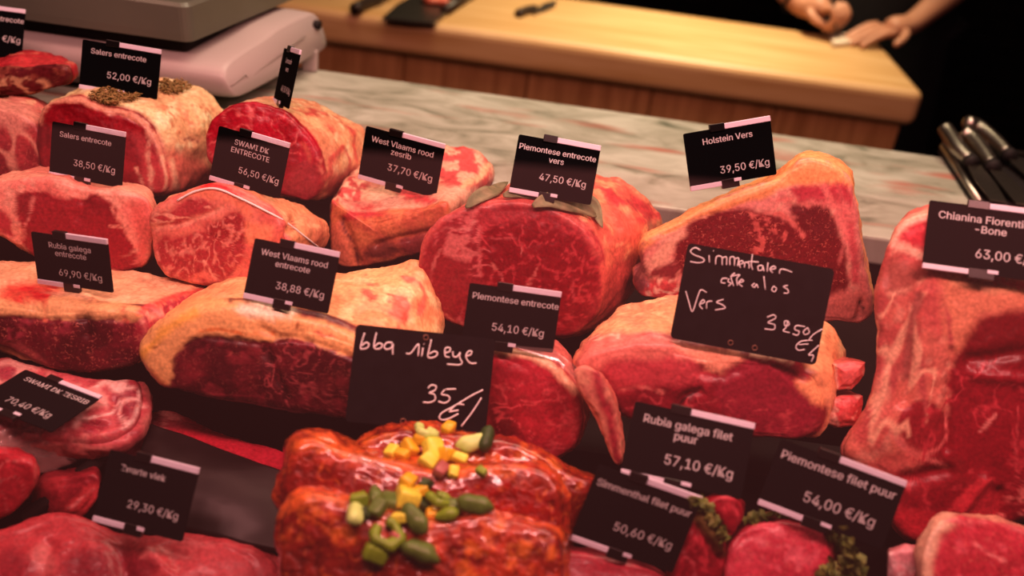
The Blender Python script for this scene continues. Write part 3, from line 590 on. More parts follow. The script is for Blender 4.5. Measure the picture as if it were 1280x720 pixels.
meat('tbone_steak', 'very tall T-bone joint at the right edge with the 63,00 card in front',
     [(1098, 335), (1108, 300), (1120, 280), (1136, 268), (1166, 262), (1210, 272), (1260, 292), (1320, 330), (1345, 420), (1345, 540), (1330, 640), (1270, 655), (1200, 680), (1150, 684), (1118, 660), (1100, 610), (1075, 590), (1056, 572), (1062, 545), (1086, 500), (1092, 440), (1092, 385)], 0.77,
     shift=(8, -18), scale=.93, dy=.07, nrm=(-.1, -1, .45),
     base=[(212, 104, 88), (200, 84, 76)], basef=[(196, 84, 72), (184, 66, 62), (206, 102, 88)], lump=.005, seed=17, N=190, body_bulge=.02, fillet=.012, bulge=.01,
     paint=[('P', [(1182, 520), (1186, 470), (1196, 430), (1215, 405), (1250, 395), (1300, 380), (1345, 420), (1345, 640), (1270, 655), (1200, 680), (1130, 670), (1100, 600), (1120, 590), (1150, 580)], (134, 14, 26), dict(s=6)),
            ('P', [(1215, 405), (1280, 385), (1345, 400), (1345, 470), (1280, 460), (1200, 450)], (112, 10, 18), dict(s=8)),
            ('P', [(1122, 535), (1128, 515), (1150, 502), (1172, 506), (1182, 524), (1178, 548), (1160, 562), (1138, 558)], (140, 22, 30), dict(s=3)), ('L', [(1182, 515), (1180, 550), (1160, 566), (1135, 560), (1120, 540)], (196, 76, 74), dict(w=4, s=2)),
            ('L', [(1118, 545), (1140, 566), (1170, 578), (1182, 582)], (200, 84, 80), dict(w=5, s=3)), ('L', [(1080, 585), (1120, 572), (1150, 575)], (196, 74, 68), dict(w=9, s=6)),
            ('P', [(1120, 296), (1136, 282), (1160, 273), (1190, 276), (1200, 300), (1150, 306), (1126, 304)], (190, 40, 48), dict(s=3)), ('L', [(1116, 296), (1136, 276), (1166, 266)], (226, 130, 110), dict(w=8, s=4)), ('L', [(1116, 302), (1140, 312), (1160, 322)], (226, 136, 116), dict(w=10, s=5)),
            ('P', [(1108, 330), (1130, 325), (1150, 345), (1130, 370), (1104, 365)], (160, 66, 58), dict(s=10, op=.7)), ('L', [(1110, 368), (1140, 360), (1155, 350)], (206, 110, 92), dict(w=5, s=4, op=.8)),
            ('P', [(1180, 340), (1215, 352), (1260, 355), (1290, 345), (1290, 380), (1230, 395), (1190, 440), (1178, 400)], (204, 98, 76), dict(s=9)), ('L', [(1190, 350), (1240, 362), (1290, 362)], (214, 116, 88), dict(w=8, s=6)), ('P', [(1240, 352), (1270, 348), (1300, 352), (1280, 362)], (200, 46, 52), dict(s=4)),
            ('V', [(1095, 380), (1180, 380), (1180, 500), (1090, 560)], (172, 62, 60), dict(f=26, st=(1.6, 1, .45), lo=.6, hi=.92, op=.6)), ('V', [(1095, 380), (1190, 380), (1180, 500), (1090, 560)], (220, 126, 104), dict(f=34, st=(1.6, 1, .4), lo=.75, hi=.96, op=.6, k=80)),
            ('L', [(1150, 370), (1140, 400), (1132, 470)], (150, 62, 56), dict(w=10, s=8, op=.5)),
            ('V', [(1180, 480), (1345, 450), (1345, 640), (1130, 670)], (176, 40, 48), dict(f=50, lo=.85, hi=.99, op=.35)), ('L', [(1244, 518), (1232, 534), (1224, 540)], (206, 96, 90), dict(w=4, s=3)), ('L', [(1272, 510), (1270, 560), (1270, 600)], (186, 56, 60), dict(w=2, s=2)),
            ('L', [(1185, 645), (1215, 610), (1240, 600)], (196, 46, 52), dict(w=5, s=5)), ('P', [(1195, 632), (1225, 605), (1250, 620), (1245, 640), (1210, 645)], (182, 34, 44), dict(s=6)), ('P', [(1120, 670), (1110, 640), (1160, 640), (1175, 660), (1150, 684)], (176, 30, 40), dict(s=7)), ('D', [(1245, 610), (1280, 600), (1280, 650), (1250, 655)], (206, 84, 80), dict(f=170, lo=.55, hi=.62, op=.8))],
     dents=[([(1150, 350), (1145, 380), (1135, 440), (1130, 500)], 10, .006), ([(1190, 440), (1185, 500), (1184, 560)], 6, .004), ([(1230, 600), (1200, 640)], 8, -.006), ([(1186, 590), (1130, 600)], 8, .006), ([(1250, 615), (1246, 645)], 6, .006), ([(1215, 450), (1280, 440)], 9, .005), ([(1220, 470), (1280, 475)], 8, -.004)])
# --- front, left
zf = Z(0, 430, 4.233)
meat('rib_steak', 'marbled rib steak lying flat in torn clear film, 70,40 card on it',
     [(-50, 462), (0, 447), (20, 450), (45, 457), (80, 464), (120, 470), (150, 472), (170, 474), (176, 486), (173, 510), (166, 526), (150, 538), (132, 546), (100, 548), (50, 545), (0, 545), (-50, 545)], 0, atz=-.058, anchor=(80, 500), nrm=(0, -.25, 1),
     extrude=(0, .006, -.028), scale=.98, k=0.85, base=[(206, 96, 90), (172, 50, 58)], basef=[(196, 70, 74), (178, 50, 58), (206, 96, 92)], lump=.004, seed=18, parts=('cut_face', 'body'), marbf=.6, marbb=.6, fillet=.008, K=10, body_bulge=.08, round_back=.03,
     paint=[('P', zf((-50, 120), (60, 75), (150, 95), (215, 130), (130, 160), (60, 180), (0, 210), (-60, 200)), (224, 128, 118), dict(s=4)), ('P', zf((-20, 130), (40, 110), (80, 140), (60, 175), (10, 195)), (156, 44, 56), dict(s=3)),
            ('P', zf((610, 250), (660, 215), (730, 225), (740, 280), (700, 380), (650, 430), (620, 400), (600, 320)), (150, 40, 52), dict(s=4, mb=.9)),
            ('V', zf((330, 180), (730, 190), (740, 420), (400, 440), (330, 380)), (232, 140, 132), dict(f=34, lo=.68, hi=.93, op=.9)), ('V', zf((-20, 380), (300, 400), (300, 520), (-20, 520)), (226, 130, 126), dict(f=40, lo=.72, hi=.95, op=.85)),
            ('P', zf((440, 250), (500, 225), (560, 260), (570, 310), (500, 340), (440, 300)), (226, 112, 106), dict(s=5)),
            ('L', zf((520, 215), (570, 195), (640, 220), (720, 230)), (232, 146, 136), dict(w=3, s=2)), ('L', zf((735, 240), (735, 300), (700, 400), (650, 440)), (236, 156, 146), dict(w=4, s=3)), ('L', zf((400, 420), (520, 380), (600, 360), (640, 300)), (236, 150, 142), dict(w=3, s=2)), ('L', zf((410, 400), (480, 330), (560, 320)), (232, 140, 132), dict(w=4, s=3)),
            ('P', zf((420, 430), (500, 400), (570, 410), (560, 450), (470, 480)), (150, 34, 46), dict(s=4))],
     dents=[(zf((600, 300), (640, 380), (600, 430)), 6, .004), (zf((420, 410), (560, 430)), 4, .004)])
meat('fillet_block', 'smooth red block of beef at the left edge below the filmed rib steak',
     [(-60, 580), (0, 572), (30, 574), (44, 582), (45, 604), (36, 622), (20, 640), (-10, 655), (-60, 668)], .63, back=[(-60, 560), (0, 556), (28, 562), (43, 574), (44, 590), (20, 612), (-60, 630)], dy=.03, k=0.75, base=[(214, 46, 56), (200, 36, 48)], basef=[(186, 36, 46), (170, 28, 38)], lump=.002, seed=19, N=100, K=10, paint=[('L', [(44, 580), (45, 606), (24, 638)], (206, 76, 74), dict(w=3, s=3)), ('V', [(0, 570), (44, 580), (30, 620), (0, 640)], (206, 80, 80), dict(f=50, lo=.9, hi=.99, op=.6))])
meat('beef_trimming', 'small dark red piece between the red block and the 29,30 card',
     [(48, 612), (62, 600), (85, 596), (118, 592), (128, 606), (122, 630), (100, 650), (60, 655), (44, 640)], .655, shift=(2, -14), scale=.9, dy=.03, base=[(140, 28, 34), (124, 20, 28)], basef=[(150, 34, 40), (130, 24, 32)], lump=.004, seed=20, N=90, K=8,
     paint=[('P', [(80, 636), (100, 616), (122, 604), (124, 625), (100, 645)], (196, 52, 56), dict(s=4)), ('L', [(84, 634), (118, 612)], (214, 100, 98), dict(w=3, s=3))])
meat('flat_steak', 'flat red steak partly hidden under the black plastic film pack',
     [(150, 560), (158, 540), (172, 520), (195, 512), (218, 513), (250, 526), (285, 540), (325, 552), (362, 566), (372, 590), (350, 620), (250, 600), (165, 590)], 0, atz=-.105, anchor=(250, 560), nrm=(0, -.2, 1), extrude=(0, 0, -.02), scale=1.0, k=0.8, base=[(160, 36, 46), (140, 26, 36)], basef=[(206, 36, 54), (190, 30, 46)], lump=.003, seed=21, N=110, K=8, fillet=.005,
     paint=[('P', [(150, 560), (165, 530), (195, 512), (225, 520), (240, 535), (200, 540), (180, 560), (165, 590)], (164, 46, 54), dict(s=6)), ('L', [(200, 516), (225, 522)], (226, 110, 104), dict(w=6, s=5)), ('D', [(160, 520), (230, 520), (200, 550)], (220, 110, 104), dict(f=100, lo=.56, hi=.66, op=.7))])
meat('flank_steak', 'broad lumpy pink red flank piece across the lower left corner below the 29,30 card',
     [(-60, 690), (-20, 668), (15, 654), (45, 642), (80, 636), (115, 640), (150, 656), (190, 664), (230, 660), (262, 662), (300, 678), (335, 694), (348, 712), (350, 760), (250, 800), (-60, 800)], 0, atz=-.112, anchor=(150, 700), nrm=(0, -.45, 1), extrude=(0, .01, -.04), scale=.98,
     k=0.68, base=[(190, 48, 54), (170, 38, 46)], basef=[(196, 54, 60), (180, 46, 52), (204, 66, 70)], lump=.005, seed=22, N=150, K=10, fillet=.012, bulge=.008,
     paint=[('P', [(80, 700), (110, 685), (160, 690), (190, 700), (180, 725), (90, 728)], (140, 28, 38), dict(s=10, op=.8)), ('L', [(178, 696), (190, 686), (212, 690)], (214, 84, 84), dict(w=5, s=4)), ('P', [(40, 690), (60, 680), (66, 715), (30, 725)], (206, 84, 84), dict(s=8, op=.5)), ('P', [(0, 690), (20, 685), (50, 720), (0, 730)], (160, 34, 44), dict(s=8, op=.6))],
     dents=[([(150, 690), (160, 730)], 12, .006), ([(60, 680), (50, 720)], 8, .004), ([(185, 690), (215, 720)], 10, -.004)])
# --- marinated rib eyes
ZB = [(-1)]
_nb = norm((0, -1, .9)); _cb = _nb @ at_y((560, 542), .668)
def bbq(label, face, y, shift, scale, dy, seed, nrm=(0, -1, .9), paint=()):
    anc = ((560, 542), (500, 582), (480, 642))[y]; y = on_plane(anc, _nb * (_cb + (0, .034, .068)[y]), _nb)[1]
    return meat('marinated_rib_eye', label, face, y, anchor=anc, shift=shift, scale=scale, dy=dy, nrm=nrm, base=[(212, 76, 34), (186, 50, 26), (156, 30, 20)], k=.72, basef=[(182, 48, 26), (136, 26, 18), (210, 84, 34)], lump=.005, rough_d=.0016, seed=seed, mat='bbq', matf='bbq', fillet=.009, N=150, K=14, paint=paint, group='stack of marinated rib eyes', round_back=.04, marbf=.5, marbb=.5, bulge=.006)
bbq('rearmost of the three orange marinated rib eyes, topped with yellow pepper',
    [(428, 576), (444, 558), (466, 545), (500, 536), (540, 538), (580, 544), (620, 548), (655, 556), (690, 574), (715, 590), (741, 602), (738, 618), (728, 640), (720, 660), (692, 730), (600, 745), (500, 740), (440, 690)], 0, (4, -8), .92, .020, 31)
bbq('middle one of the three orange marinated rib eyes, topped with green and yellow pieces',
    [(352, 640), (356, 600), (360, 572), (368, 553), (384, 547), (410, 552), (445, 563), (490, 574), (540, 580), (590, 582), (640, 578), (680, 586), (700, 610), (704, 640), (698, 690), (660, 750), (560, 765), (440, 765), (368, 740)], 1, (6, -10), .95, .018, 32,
    paint=[('P', [(360, 580), (450, 590), (560, 606), (690, 612), (700, 665), (560, 690), (370, 670)], (140, 26, 18), dict(s=10, op=.75)), ('L', [(368, 556), (400, 556), (450, 570), (500, 582), (560, 590), (640, 588)], (222, 84, 38), dict(w=12, s=8)), ('P', [(560, 620), (620, 600), (680, 620), (690, 660), (600, 665)], (150, 20, 14), dict(s=12))])  # dark front and light top edge painted in, imitating shade and highlight
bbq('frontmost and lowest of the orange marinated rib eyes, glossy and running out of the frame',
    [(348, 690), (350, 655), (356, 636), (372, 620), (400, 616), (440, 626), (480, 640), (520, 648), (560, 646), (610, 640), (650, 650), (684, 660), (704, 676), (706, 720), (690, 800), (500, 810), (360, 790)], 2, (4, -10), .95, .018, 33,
    paint=[('L', [(352, 640), (372, 624), (410, 622), (450, 634)], (222, 84, 38), dict(w=14, s=8)), ('P', [(350, 690), (420, 680), (500, 690), (500, 760), (350, 760)], (130, 26, 18), dict(s=14))])  # light top edge and shaded lower front put into the colour
# --- front, right
meat('fillet_end', 'blurred pink fillet tip at the bottom edge under the lowest tilted price card',
     [(655, 720), (668, 702), (690, 692), (730, 690), (775, 694), (806, 706), (835, 730), (840, 790), (650, 790)], .58, shift=(4, -8), scale=.9, dy=.04, nrm=(0, -.6, 1), k=0.75, base=[(170, 44, 54), (156, 36, 46)], basef=[(166, 42, 52), (154, 36, 46)], lump=.003, seed=41, N=100, K=8)
meat('fillet_chunk', 'dark wrinkled red fillet chunk between two price cards at bottom right',
     [(842, 720), (850, 690), (858, 665), (872, 640), (890, 624), (912, 618), (930, 628), (932, 650), (920, 672), (912, 700), (912, 790), (840, 790)], .615, shift=(4, -6), scale=.9, dy=.04, base=[(140, 16, 28), (120, 12, 22)], basef=[(136, 14, 28), (112, 10, 20), (166, 34, 44)], lump=.007, seed=42, N=110, K=8,
     paint=[('L', [(905, 622), (920, 640), (925, 660)], (190, 50, 60), dict(w=4, s=3)), ('L', [(856, 690), (866, 705), (868, 720)], (196, 70, 76), dict(w=4, s=3)), ('P', [(868, 640), (884, 630), (898, 660), (905, 690), (890, 680), (874, 660)], (104, 62, 34), dict(s=5, op=.7))], dents=[([(870, 660), (900, 700)], 6, .006), ([(885, 640), (915, 680)], 6, .005)])
meat('herbed_fillet', 'rosy pink fillet medallion with a parsley rim at bottom right, below the 54,00 card',
     [(906, 700), (912, 676), (928, 660), (955, 652), (985, 650), (1015, 656), (1034, 668), (1040, 690), (1036, 720), (1030, 830), (910, 830)], .60, shift=(14, -10), scale=1.02, dy=.05, nrm=(0, -.8, .7), k=0.68, base=[(150, 34, 44), (130, 26, 36)], basef=[(206, 50, 66), (194, 42, 58), (214, 70, 82)], lump=.003, seed=43, N=110, K=10, marbf=.3)
meat('fat_cube', 'small cube of pink white fat at the bottom edge left of the rimmed steak',
     [(1108, 700), (1112, 690), (1130, 686), (1150, 688), (1153, 700), (1153, 800), (1110, 800)], .615, shift=(2, -8), scale=.92, dy=.03, k=0.85, base=[(206, 100, 104), (196, 84, 90)], basef=[(206, 104, 108), (190, 84, 92), (214, 130, 130)], lump=.002, seed=44, N=70, K=8)
meat('rimmed_steak', 'pink steak with a pale fat rim in the bottom right corner',
     [(1153, 720), (1153, 695), (1158, 672), (1168, 655), (1182, 646), (1205, 645), (1240, 650), (1275, 660), (1305, 680), (1320, 730), (1310, 860), (1160, 860)], .595, shift=(-2, -6), scale=.96, dy=.035, nrm=(.2, -.75, .75), k=0.8, base=[(206, 110, 92), (190, 90, 80)], basef=[(186, 40, 54), (172, 34, 46), (196, 60, 70)], lump=.003, seed=45, N=110, K=8, marbf=.4,
     paint=[('L', [(1153, 740), (1156, 690), (1166, 662), (1182, 650)], (206, 124, 104), dict(w=24, s=10)), ('L', [(1215, 680), (1235, 692), (1256, 700)], (214, 96, 96), dict(w=4, s=3)), ('L', [(1185, 650), (1240, 654), (1290, 668)], (206, 80, 84), dict(w=5, s=4))])
# ================================================================== price cards
def rodr(w):
    th = np.linalg.norm(w)
    if th < 1e-9: return np.eye(3)
    k = w / th; K = np.array([[0, -k[2], k[1]], [k[2], 0, -k[0]], [-k[1], k[0], 0]])
    return np.eye(3) + math.sin(th) * K + (1 - math.cos(th)) * K @ K
def fit_card(px, y, atz=None, prior=None, w0=0.083, kw=250., kr=10., asp=None):
    """rigid rectangle (centre, rotation, width, height) standing at depth y whose corners fall on px"""
    px = np.asarray(px, float)
    c = px.mean(0)
    C0 = at_z(c, atz) if atz is not None else at_y(c, y)
    ux = (px[1] - px[0] + px[2] - px[3]) / 2
    if prior is None:
        a = math.atan2(ux[1], ux[0])
        xax = norm(_r * math.cos(a) - _u * math.sin(a))
        n0 = norm([0, -1, .55])
        xax = norm(xax - n0 * (xax @ n0)); yax = np.cross(n0, xax)
        R0 = np.stack([xax, yax, n0], 1)
    else:
        R0 = prior
    dist = (C0 - CAM) @ _f
    h0 = np.linalg.norm(px[0] - px[3]) * dist / F; 
    x = np.array([0, 0, 0, 0, 0, np.linalg.norm(ux) * dist / F, h0 * 1.05])
    if prior is not None: x[5] = w0
    def corners(x):
        R = rodr(x[:3]) @ R0
        P = C0 + (x[3] * _r + x[4] * _u)
        if atz is not None: pass
        return [P + R[:, 0] * sx * x[5] / 2 + R[:, 1] * sy * x[6] / 2 for sx, sy in ((-1, 1), (1, 1), (1, -1), (-1, -1))], R, P
    def res(x):
        q = proj(np.array(corners(x)[0]))
        r = [(q - px).ravel(), x[:3] * kr, [(x[5] - w0) * kw]]
        if asp: r.append([(x[6] - x[5] * asp) * kw * 2])
        return np.concatenate(r)
    for it in range(40):
        r = res(x); J = np.zeros((len(r), 7))
        for i in range(7):
            d = np.zeros(7); d[i] = 1e-5; J[:, i] = (res(x + d) - r) / 1e-5
        x = x - np.linalg.solve(J.T @ J + 1e-3 * np.eye(7), J.T @ r) * (0.6 if it < 10 else 1)
    cs, R, P = corners(x)
    return P, R, x[5], x[6], np.abs(proj(np.array(cs)) - px).max()

_fontcache = {}
FONT = None
try:    # the plain sans that ships with Blender; the built-in face serves if it is missing
    import os
    FONT = bpy.data.fonts.load(os.path.join(bpy.utils.system_resource('DATAFILES'), 'fonts', 'Inter.woff2'))
except Exception:
    FONT = None

def text_mesh(s, bold=0.014):
    if (s, bold) in _fontcache: return _fontcache[(s, bold)].copy()
    cu = bpy.data.curves.new('t', 'FONT'); cu.body = s; cu.size = 1;
    if FONT: cu.font = FONT
    cu.resolution_u = 4
    o = bpy.data.objects.new('t', cu); COL.objects.link(o)
    dg = bpy.context.evaluated_depsgraph_get(); dg.update()
    me = bpy.data.meshes.new_from_object(o.evaluated_get(dg))
    bpy.data.objects.remove(o); bpy.data.curves.remove(cu)
    if bold:    # heavier strokes: the flat letters laid over themselves a hair apart
        n = len(me.vertices); co = np.zeros(n * 3, np.float32); me.vertices.foreach_get('co', co); co = co.reshape(-1, 3)
        ps = [[tuple(p.vertices)] for p in me.polygons]; V, Fc = [], []
        for dx, dy in ((-bold, 0), (bold, 0), (0, bold * .6), (0, -bold * .6)):
            o_ = len(V); V.extend((co + np.array([dx, dy, 0], np.float32)).tolist()); Fc.extend([tuple(i + o_ for i in f[0]) for f in ps])
        m2 = bpy.data.meshes.new('t'); m2.from_pydata(V, [], Fc); m2.update(); bpy.data.meshes.remove(me); me = m2
    _fontcache[(s, bold)] = me; return me.copy()
def put_text(name, s, parent, mat, w, cx, y, unit, align='c', zoff=0.0009, hs=1.0, bold=0.014):
    """unit = advance of an average letter; y = baseline, cx = centre or right edge (local metres)"""
    me = text_mesh(s, bold)
    co = np.zeros(len(me.vertices) * 3, np.float32); me.vertices.foreach_get('co', co); co = co.reshape(-1, 3)
    k = unit
    co[:, 0] *= k; co[:, 1] *= k * hs
    mn, mx_ = co[:, 0].min(), co[:, 0].max()
    co[:, 0] += (cx - (mn + mx_) / 2) if align == 'c' else (cx - mx_)
    co[:, 1] += y; co[:, 2] = zoff
    me.vertices.foreach_set('co', co.ravel()); me.name = name; me.update()
    o = bpy.data.objects.new(name, me); COL.objects.link(o); me.materials.append(mat); o.parent = parent
    return o
def rounded_card(bm, w, h, r, th):
    vs = []
    for cx, cy, a0 in ((w / 2 - r, h / 2 - r, 0), (-w / 2 + r, h / 2 - r, 90), (-w / 2 + r, -h / 2 + r, 180), (w / 2 - r, -h / 2 + r, 270)):
        for k in range(5):
            a = math.radians(a0 + 22.5 * k); vs.append(bm.verts.new((cx + r * math.cos(a), cy + r * math.sin(a), 0)))
    f = bm.faces.new(vs)
    e = bmesh.ops.extrude_face_region(bm, geom=[f])
    for v in [g for g in e['geom'] if isinstance(g, bmesh.types.BMVert)]: v.co.z -= th
    bmesh.ops.recalc_face_normals(bm, faces=bm.faces[:])
_m = text_mesh('Piemontese entrecote'); _c = [v.co.x for v in _m.vertices]; W20 = (max(_c) - min(_c)) / .94; bpy.data.meshes.remove(_m)
def seat_note(px, P, R, h, s):
    b_ = P - R[:, 1] * h / 2; q_ = (np.array(px[2]) + np.array(px[3])) / 2 + np.array([0, 3]); hh = hit(q_)
    print('SEAT', s, 'card bottom y %.3f z %.3f' % (b_[1], b_[2]), 'surface', None if hh is None or hh[0] is None else 'y %.3f z %.3f' % (hh[0][1], hh[0][2]), 'centre y %.3f' % P[1])
CARDG = 'printed price cards'
def root_for(name, P, R, h, label, cat, group):
    r = empty(name, P, label, cat, group)
    r.rotation_euler = Matrix(R.tolist()).to_euler(); return r
FITS = []
def card(px, y, lines, price, label, atz=None, prior=None, tu=None, rails=True, spike=0.004, hc=0.47, hy=.20, pr=.88, py=.70, w0=.083, kw=250., kr=10., off=0.0, pu=None, top_rail=True, asp=None):
    P, R, w, h, err = fit_card(px, y, atz, prior, w0, kw, kr, asp)
    seat_note(px, P, R, h, price)
    FITS.append((price, round(w * 100, 1), round(h * 100, 1), round(err, 1), [round(v, 2) for v in R[:, 2]], round(P[2], 3)))
    root = root_for('price_card', P, R, h, label, 'price tag', CARDG)
    bm = bmesh.new(); rounded_card(bm, w, h, 0.0018, 0.0012); bm_obj('panel', bm, M['black'], root, world=False)
    def box(name, x0, x1, y0, y1, z0, z1, mt, bev=.0004):
        bm = bmesh.new(); add_box(bm, (x0, y0, z0), (x1, y1, z1), bev, 1); return bm_obj(name, bm, M[mt], root, world=False)
    if top_rail:
        box('rail', -.10 * w, w / 2, h / 2 - .002, h / 2 + .0035, -.0016, .0012, 'rail')
    box('rail', -w / 2, -.12 * w, -h / 2 - .002, -h / 2 + .0030, -.0016, .0012, 'rail')
    box('clip', -.20 * w, -.03 * w, h / 2 - .003, h / 2 + .0045, -.003, .0022, 'clip')
    box('clip', -.14 * w, .06 * w, -h / 2 - .005, -h / 2 + .004, -.003, .0022, 'clip')
    box('catch', .0 * w, .085 * w, -h / 2 + .0006, -h / 2 + .0040, .0021, .0028, 'rail', .0002)
    V, Fc = tube([(-.04 * w, -h / 2, -.001), (-.04 * w, -h / 2 - spike, -.001)], [.0012, .0007], 8)
    mesh_obj('spike', V, Fc, M['steel'], root, world=False)
    u = (tu or 1.0) * w / W20
    for i, s in enumerate(lines):
        c = hc + (off if i else 0)
        put_text('heading', s, root, M['ink'], w, (c - .5) * w, (.5 - hy - .15 * i) * h - .25 * u, u, hs=1.0)
    if price:
        put_text('price', price, root, M['ink'], w, (pr - .5) * w, (.5 - py) * h - .35 * u, pu or u * 1.16, align='r', hs=1.06, bold=.010)
    return root
def rotz(R, a):
    c, s = math.cos(a), math.sin(a); return np.array([[c, -s, 0], [s, c, 0], [0, 0, 1]]) @ R
def base_R(roll=-.05, tilt=.5):
    n0 = norm([0, -1, tilt]); x = norm(np.array([1, 0, roll]) - n0 * (np.array([1, 0, roll]) @ n0)); return np.stack([x, np.cross(n0, x), n0], 1)
card([(-66, 3), (32, 15), (27, 75), (-71, 62)], 1.195, ['entrecote'], '0 €/Kg', 'price card cut off at the top left corner reading entrecote, above the dark steak', hc=.79, pr=.97, py=.60)
card([(103, 49), (201, 66), (197, 125), (99, 108)], 1.1, ['Salers entrecote'], '52,00 €/Kg', 'black price card reading Salers entrecote 52,00, standing behind a pile of thyme', pr=.91, py=.64)
card([(354, 60), (375, 66), (361, 134), (342, 128)], 1.09, ['Limousin', 'vers'], '48,50 €/Kg', 'narrow black price card turned almost edge-on beside the scale', prior=rotz(base_R(-.15, .4), math.radians(-68)), kw=3000, kr=25, pr=.95, hc=.5)
card([(65, 152), (157, 169), (152, 236), (62, 217)], 0.945, ['Salers entrecote'], '38,50 €/Kg', 'faint price card reading 38,50, seen through glass below the thyme roast', pr=.90, py=.68)
card([(275, 157), (360, 183), (351, 249), (261, 222)], 0.945, ['SWAMI DK', 'ENTRECOTE'], '56,50 €/Kg', 'black price card reading SWAMI DK ENTRECOTE 56,50', pr=.95, py=.68, hc=.5, tu=1)
card([(457, 158), (555, 183), (546, 250), (448, 219)], 1.035, ['West Vlaams rood', 'zesrib'], '37,70 €/Kg', 'black price card reading West Vlaams rood zesrib 37,70', pr=.92, py=.64, hc=.49)
card([(649, 168), (750, 186), (739, 257), (636, 237)], 0.928, ['Piemontese entrecote', 'vers'], '47,50 €/Kg', 'black price card reading Piemontese entrecote vers 47,50, above sage leaves', pr=.90, py=.66, hc=.50)
card([(855, 167), (963, 149), (971, 217), (862, 238)], 0.945, ['Holstein Vers'], '39,50 €/Kg', 'black price card reading Holstein Vers 39,50, tilted the opposite way from the others', pr=.93, py=.74, hc=.49)
card([(1162, 249), (1322, 271), (1316, 354), (1152, 333)], 0.815, ['Chianina Fiorentina T', '-Bone'], '63,00 €/Kg', 'black price card reading Chianina 63,00, cut off by the right edge', pr=.92, py=.70, hc=.5, tu=.92)
card([(39, 289), (133, 304), (143, 366), (47, 352)], 0.815, ['Rubia galega', 'entrecote'], '69,90 €/Kg', 'black price card reading Rubia galega entrecote 69,90', pr=.88, py=.72, hc=.5)
card([(319, 298), (424, 319), (410, 393), (304, 369)], 0.782, ['West Vlaams rood', 'entrecote'], '38,88 €/Kg', 'black price card reading West Vlaams rood entrecote 38,88', pr=.92, py=.70, hc=.50)
card([(588, 354), (702, 369), (691, 441), (576, 426)], 0.778, ['Piemontese entrecote'], '54,10 €/Kg', 'black price card reading Piemontese entrecote 54,10, behind the bbq slate', pr=.87, py=.68, hc=.52)
card([(31, 462), (127, 499), (63, 538), (-32, 501)], .74, ['SWAMI DK ZESRIB'], '70,40 €/Kg', 'black price card reading SWAMI DK ZESRIB 70,40, lying flat on the marbled steak', atz=-.044, prior=np.stack([norm([1, -.26, -.04]), norm([.26, 1, .12]), np.cross(norm([1, -.26, -.04]), norm([.26, 1, .12]))], 1), pr=.82, py=.72, hc=.55, spike=.004, kr=30)
card([(140, 562), (246, 590), (230, 678), (114, 648)], .612, ['Zwarte vlek'], '29,30 €/Kg', 'black price card reading Zwarte vlek 29,30, at lower left', pr=.90, py=.66, hc=.42)
card([(793, 500), (943, 535), (927, 625), (776, 590)], .665, ['Rubia galega filet', 'puur'], '57,10 €/Kg', 'black price card reading Rubia galega filet puur 57,10', pr=.90, py=.68, hc=.47)
card([(978, 549), (1132, 606), (1104, 687), (945, 627)], 0.645, ['Piemontese filet puur'], '54,00 €/Kg', 'steeply tilted black price card reading Piemontese filet puur 54,00', pr=.88, py=.66, hc=.50)
card([(748, 581), (877, 626), (840, 716), (714, 672)], 0.622, ['Simmenthal filet puur'], '50,60 €/Kg', 'blurred front price card reading Simmenthal filet puur 50,60, lowest in the photo', pr=.90, py=.66, hc=.50)

def slate(px, y, strokes, holes, label, w0, rad=.00075):
    P, R, w, h, err = fit_card(px, y, None, None, w0, 150.)
    seat_note(px, P, R, h, label[-8:])
    FITS.append((label[-12:], round(w * 100, 1), round(h * 100, 1), round(err, 1), [round(v, 2) for v in R[:, 2]], round(P[2], 3)))
    root = root_for('chalk_slate', P, R, h, label, 'price sign', 'handwritten slates')
    bm = bmesh.new(); rounded_card(bm, w, h, .004, .0016); bm_obj('panel', bm, M['slate'], root, world=False)
    def loc(p):
        q = on_plane(p, P, R[:, 2]) - P
        return np.array([q @ R[:, 0], q @ R[:, 1], .0004])
    parts = []
    for s in strokes:
        pl = smooth_open([loc(p)[:2] for p in s], 6)
        parts.append(tube([(a, b, .0003) for a, b in pl], rad, 6))
    V, Fc = merge(parts); mesh_obj('handwriting', V, Fc, M['chalk'], root, world=False)
    for hp in holes:
        c = loc(hp); pts = [(c[0] + .0022 * math.cos(t), c[1] + .0022 * math.sin(t), .0004) for t in np.linspace(0, 2 * math.pi, 17)]
        V, Fc = tube(pts, .0007, 6); mesh_obj('eyelet', V, Fc, M['ring'], root, world=False)
    for sx in ():
        V, Fc = tube([(sx * w, -h / 2 + .004, -.003), (sx * w, -h / 2 - .03, -.003)], [.0014, .001], 8); mesh_obj('spike', V, Fc, M['clip'], root, world=False)
    return root
b = Z(440, 400, 4.965)
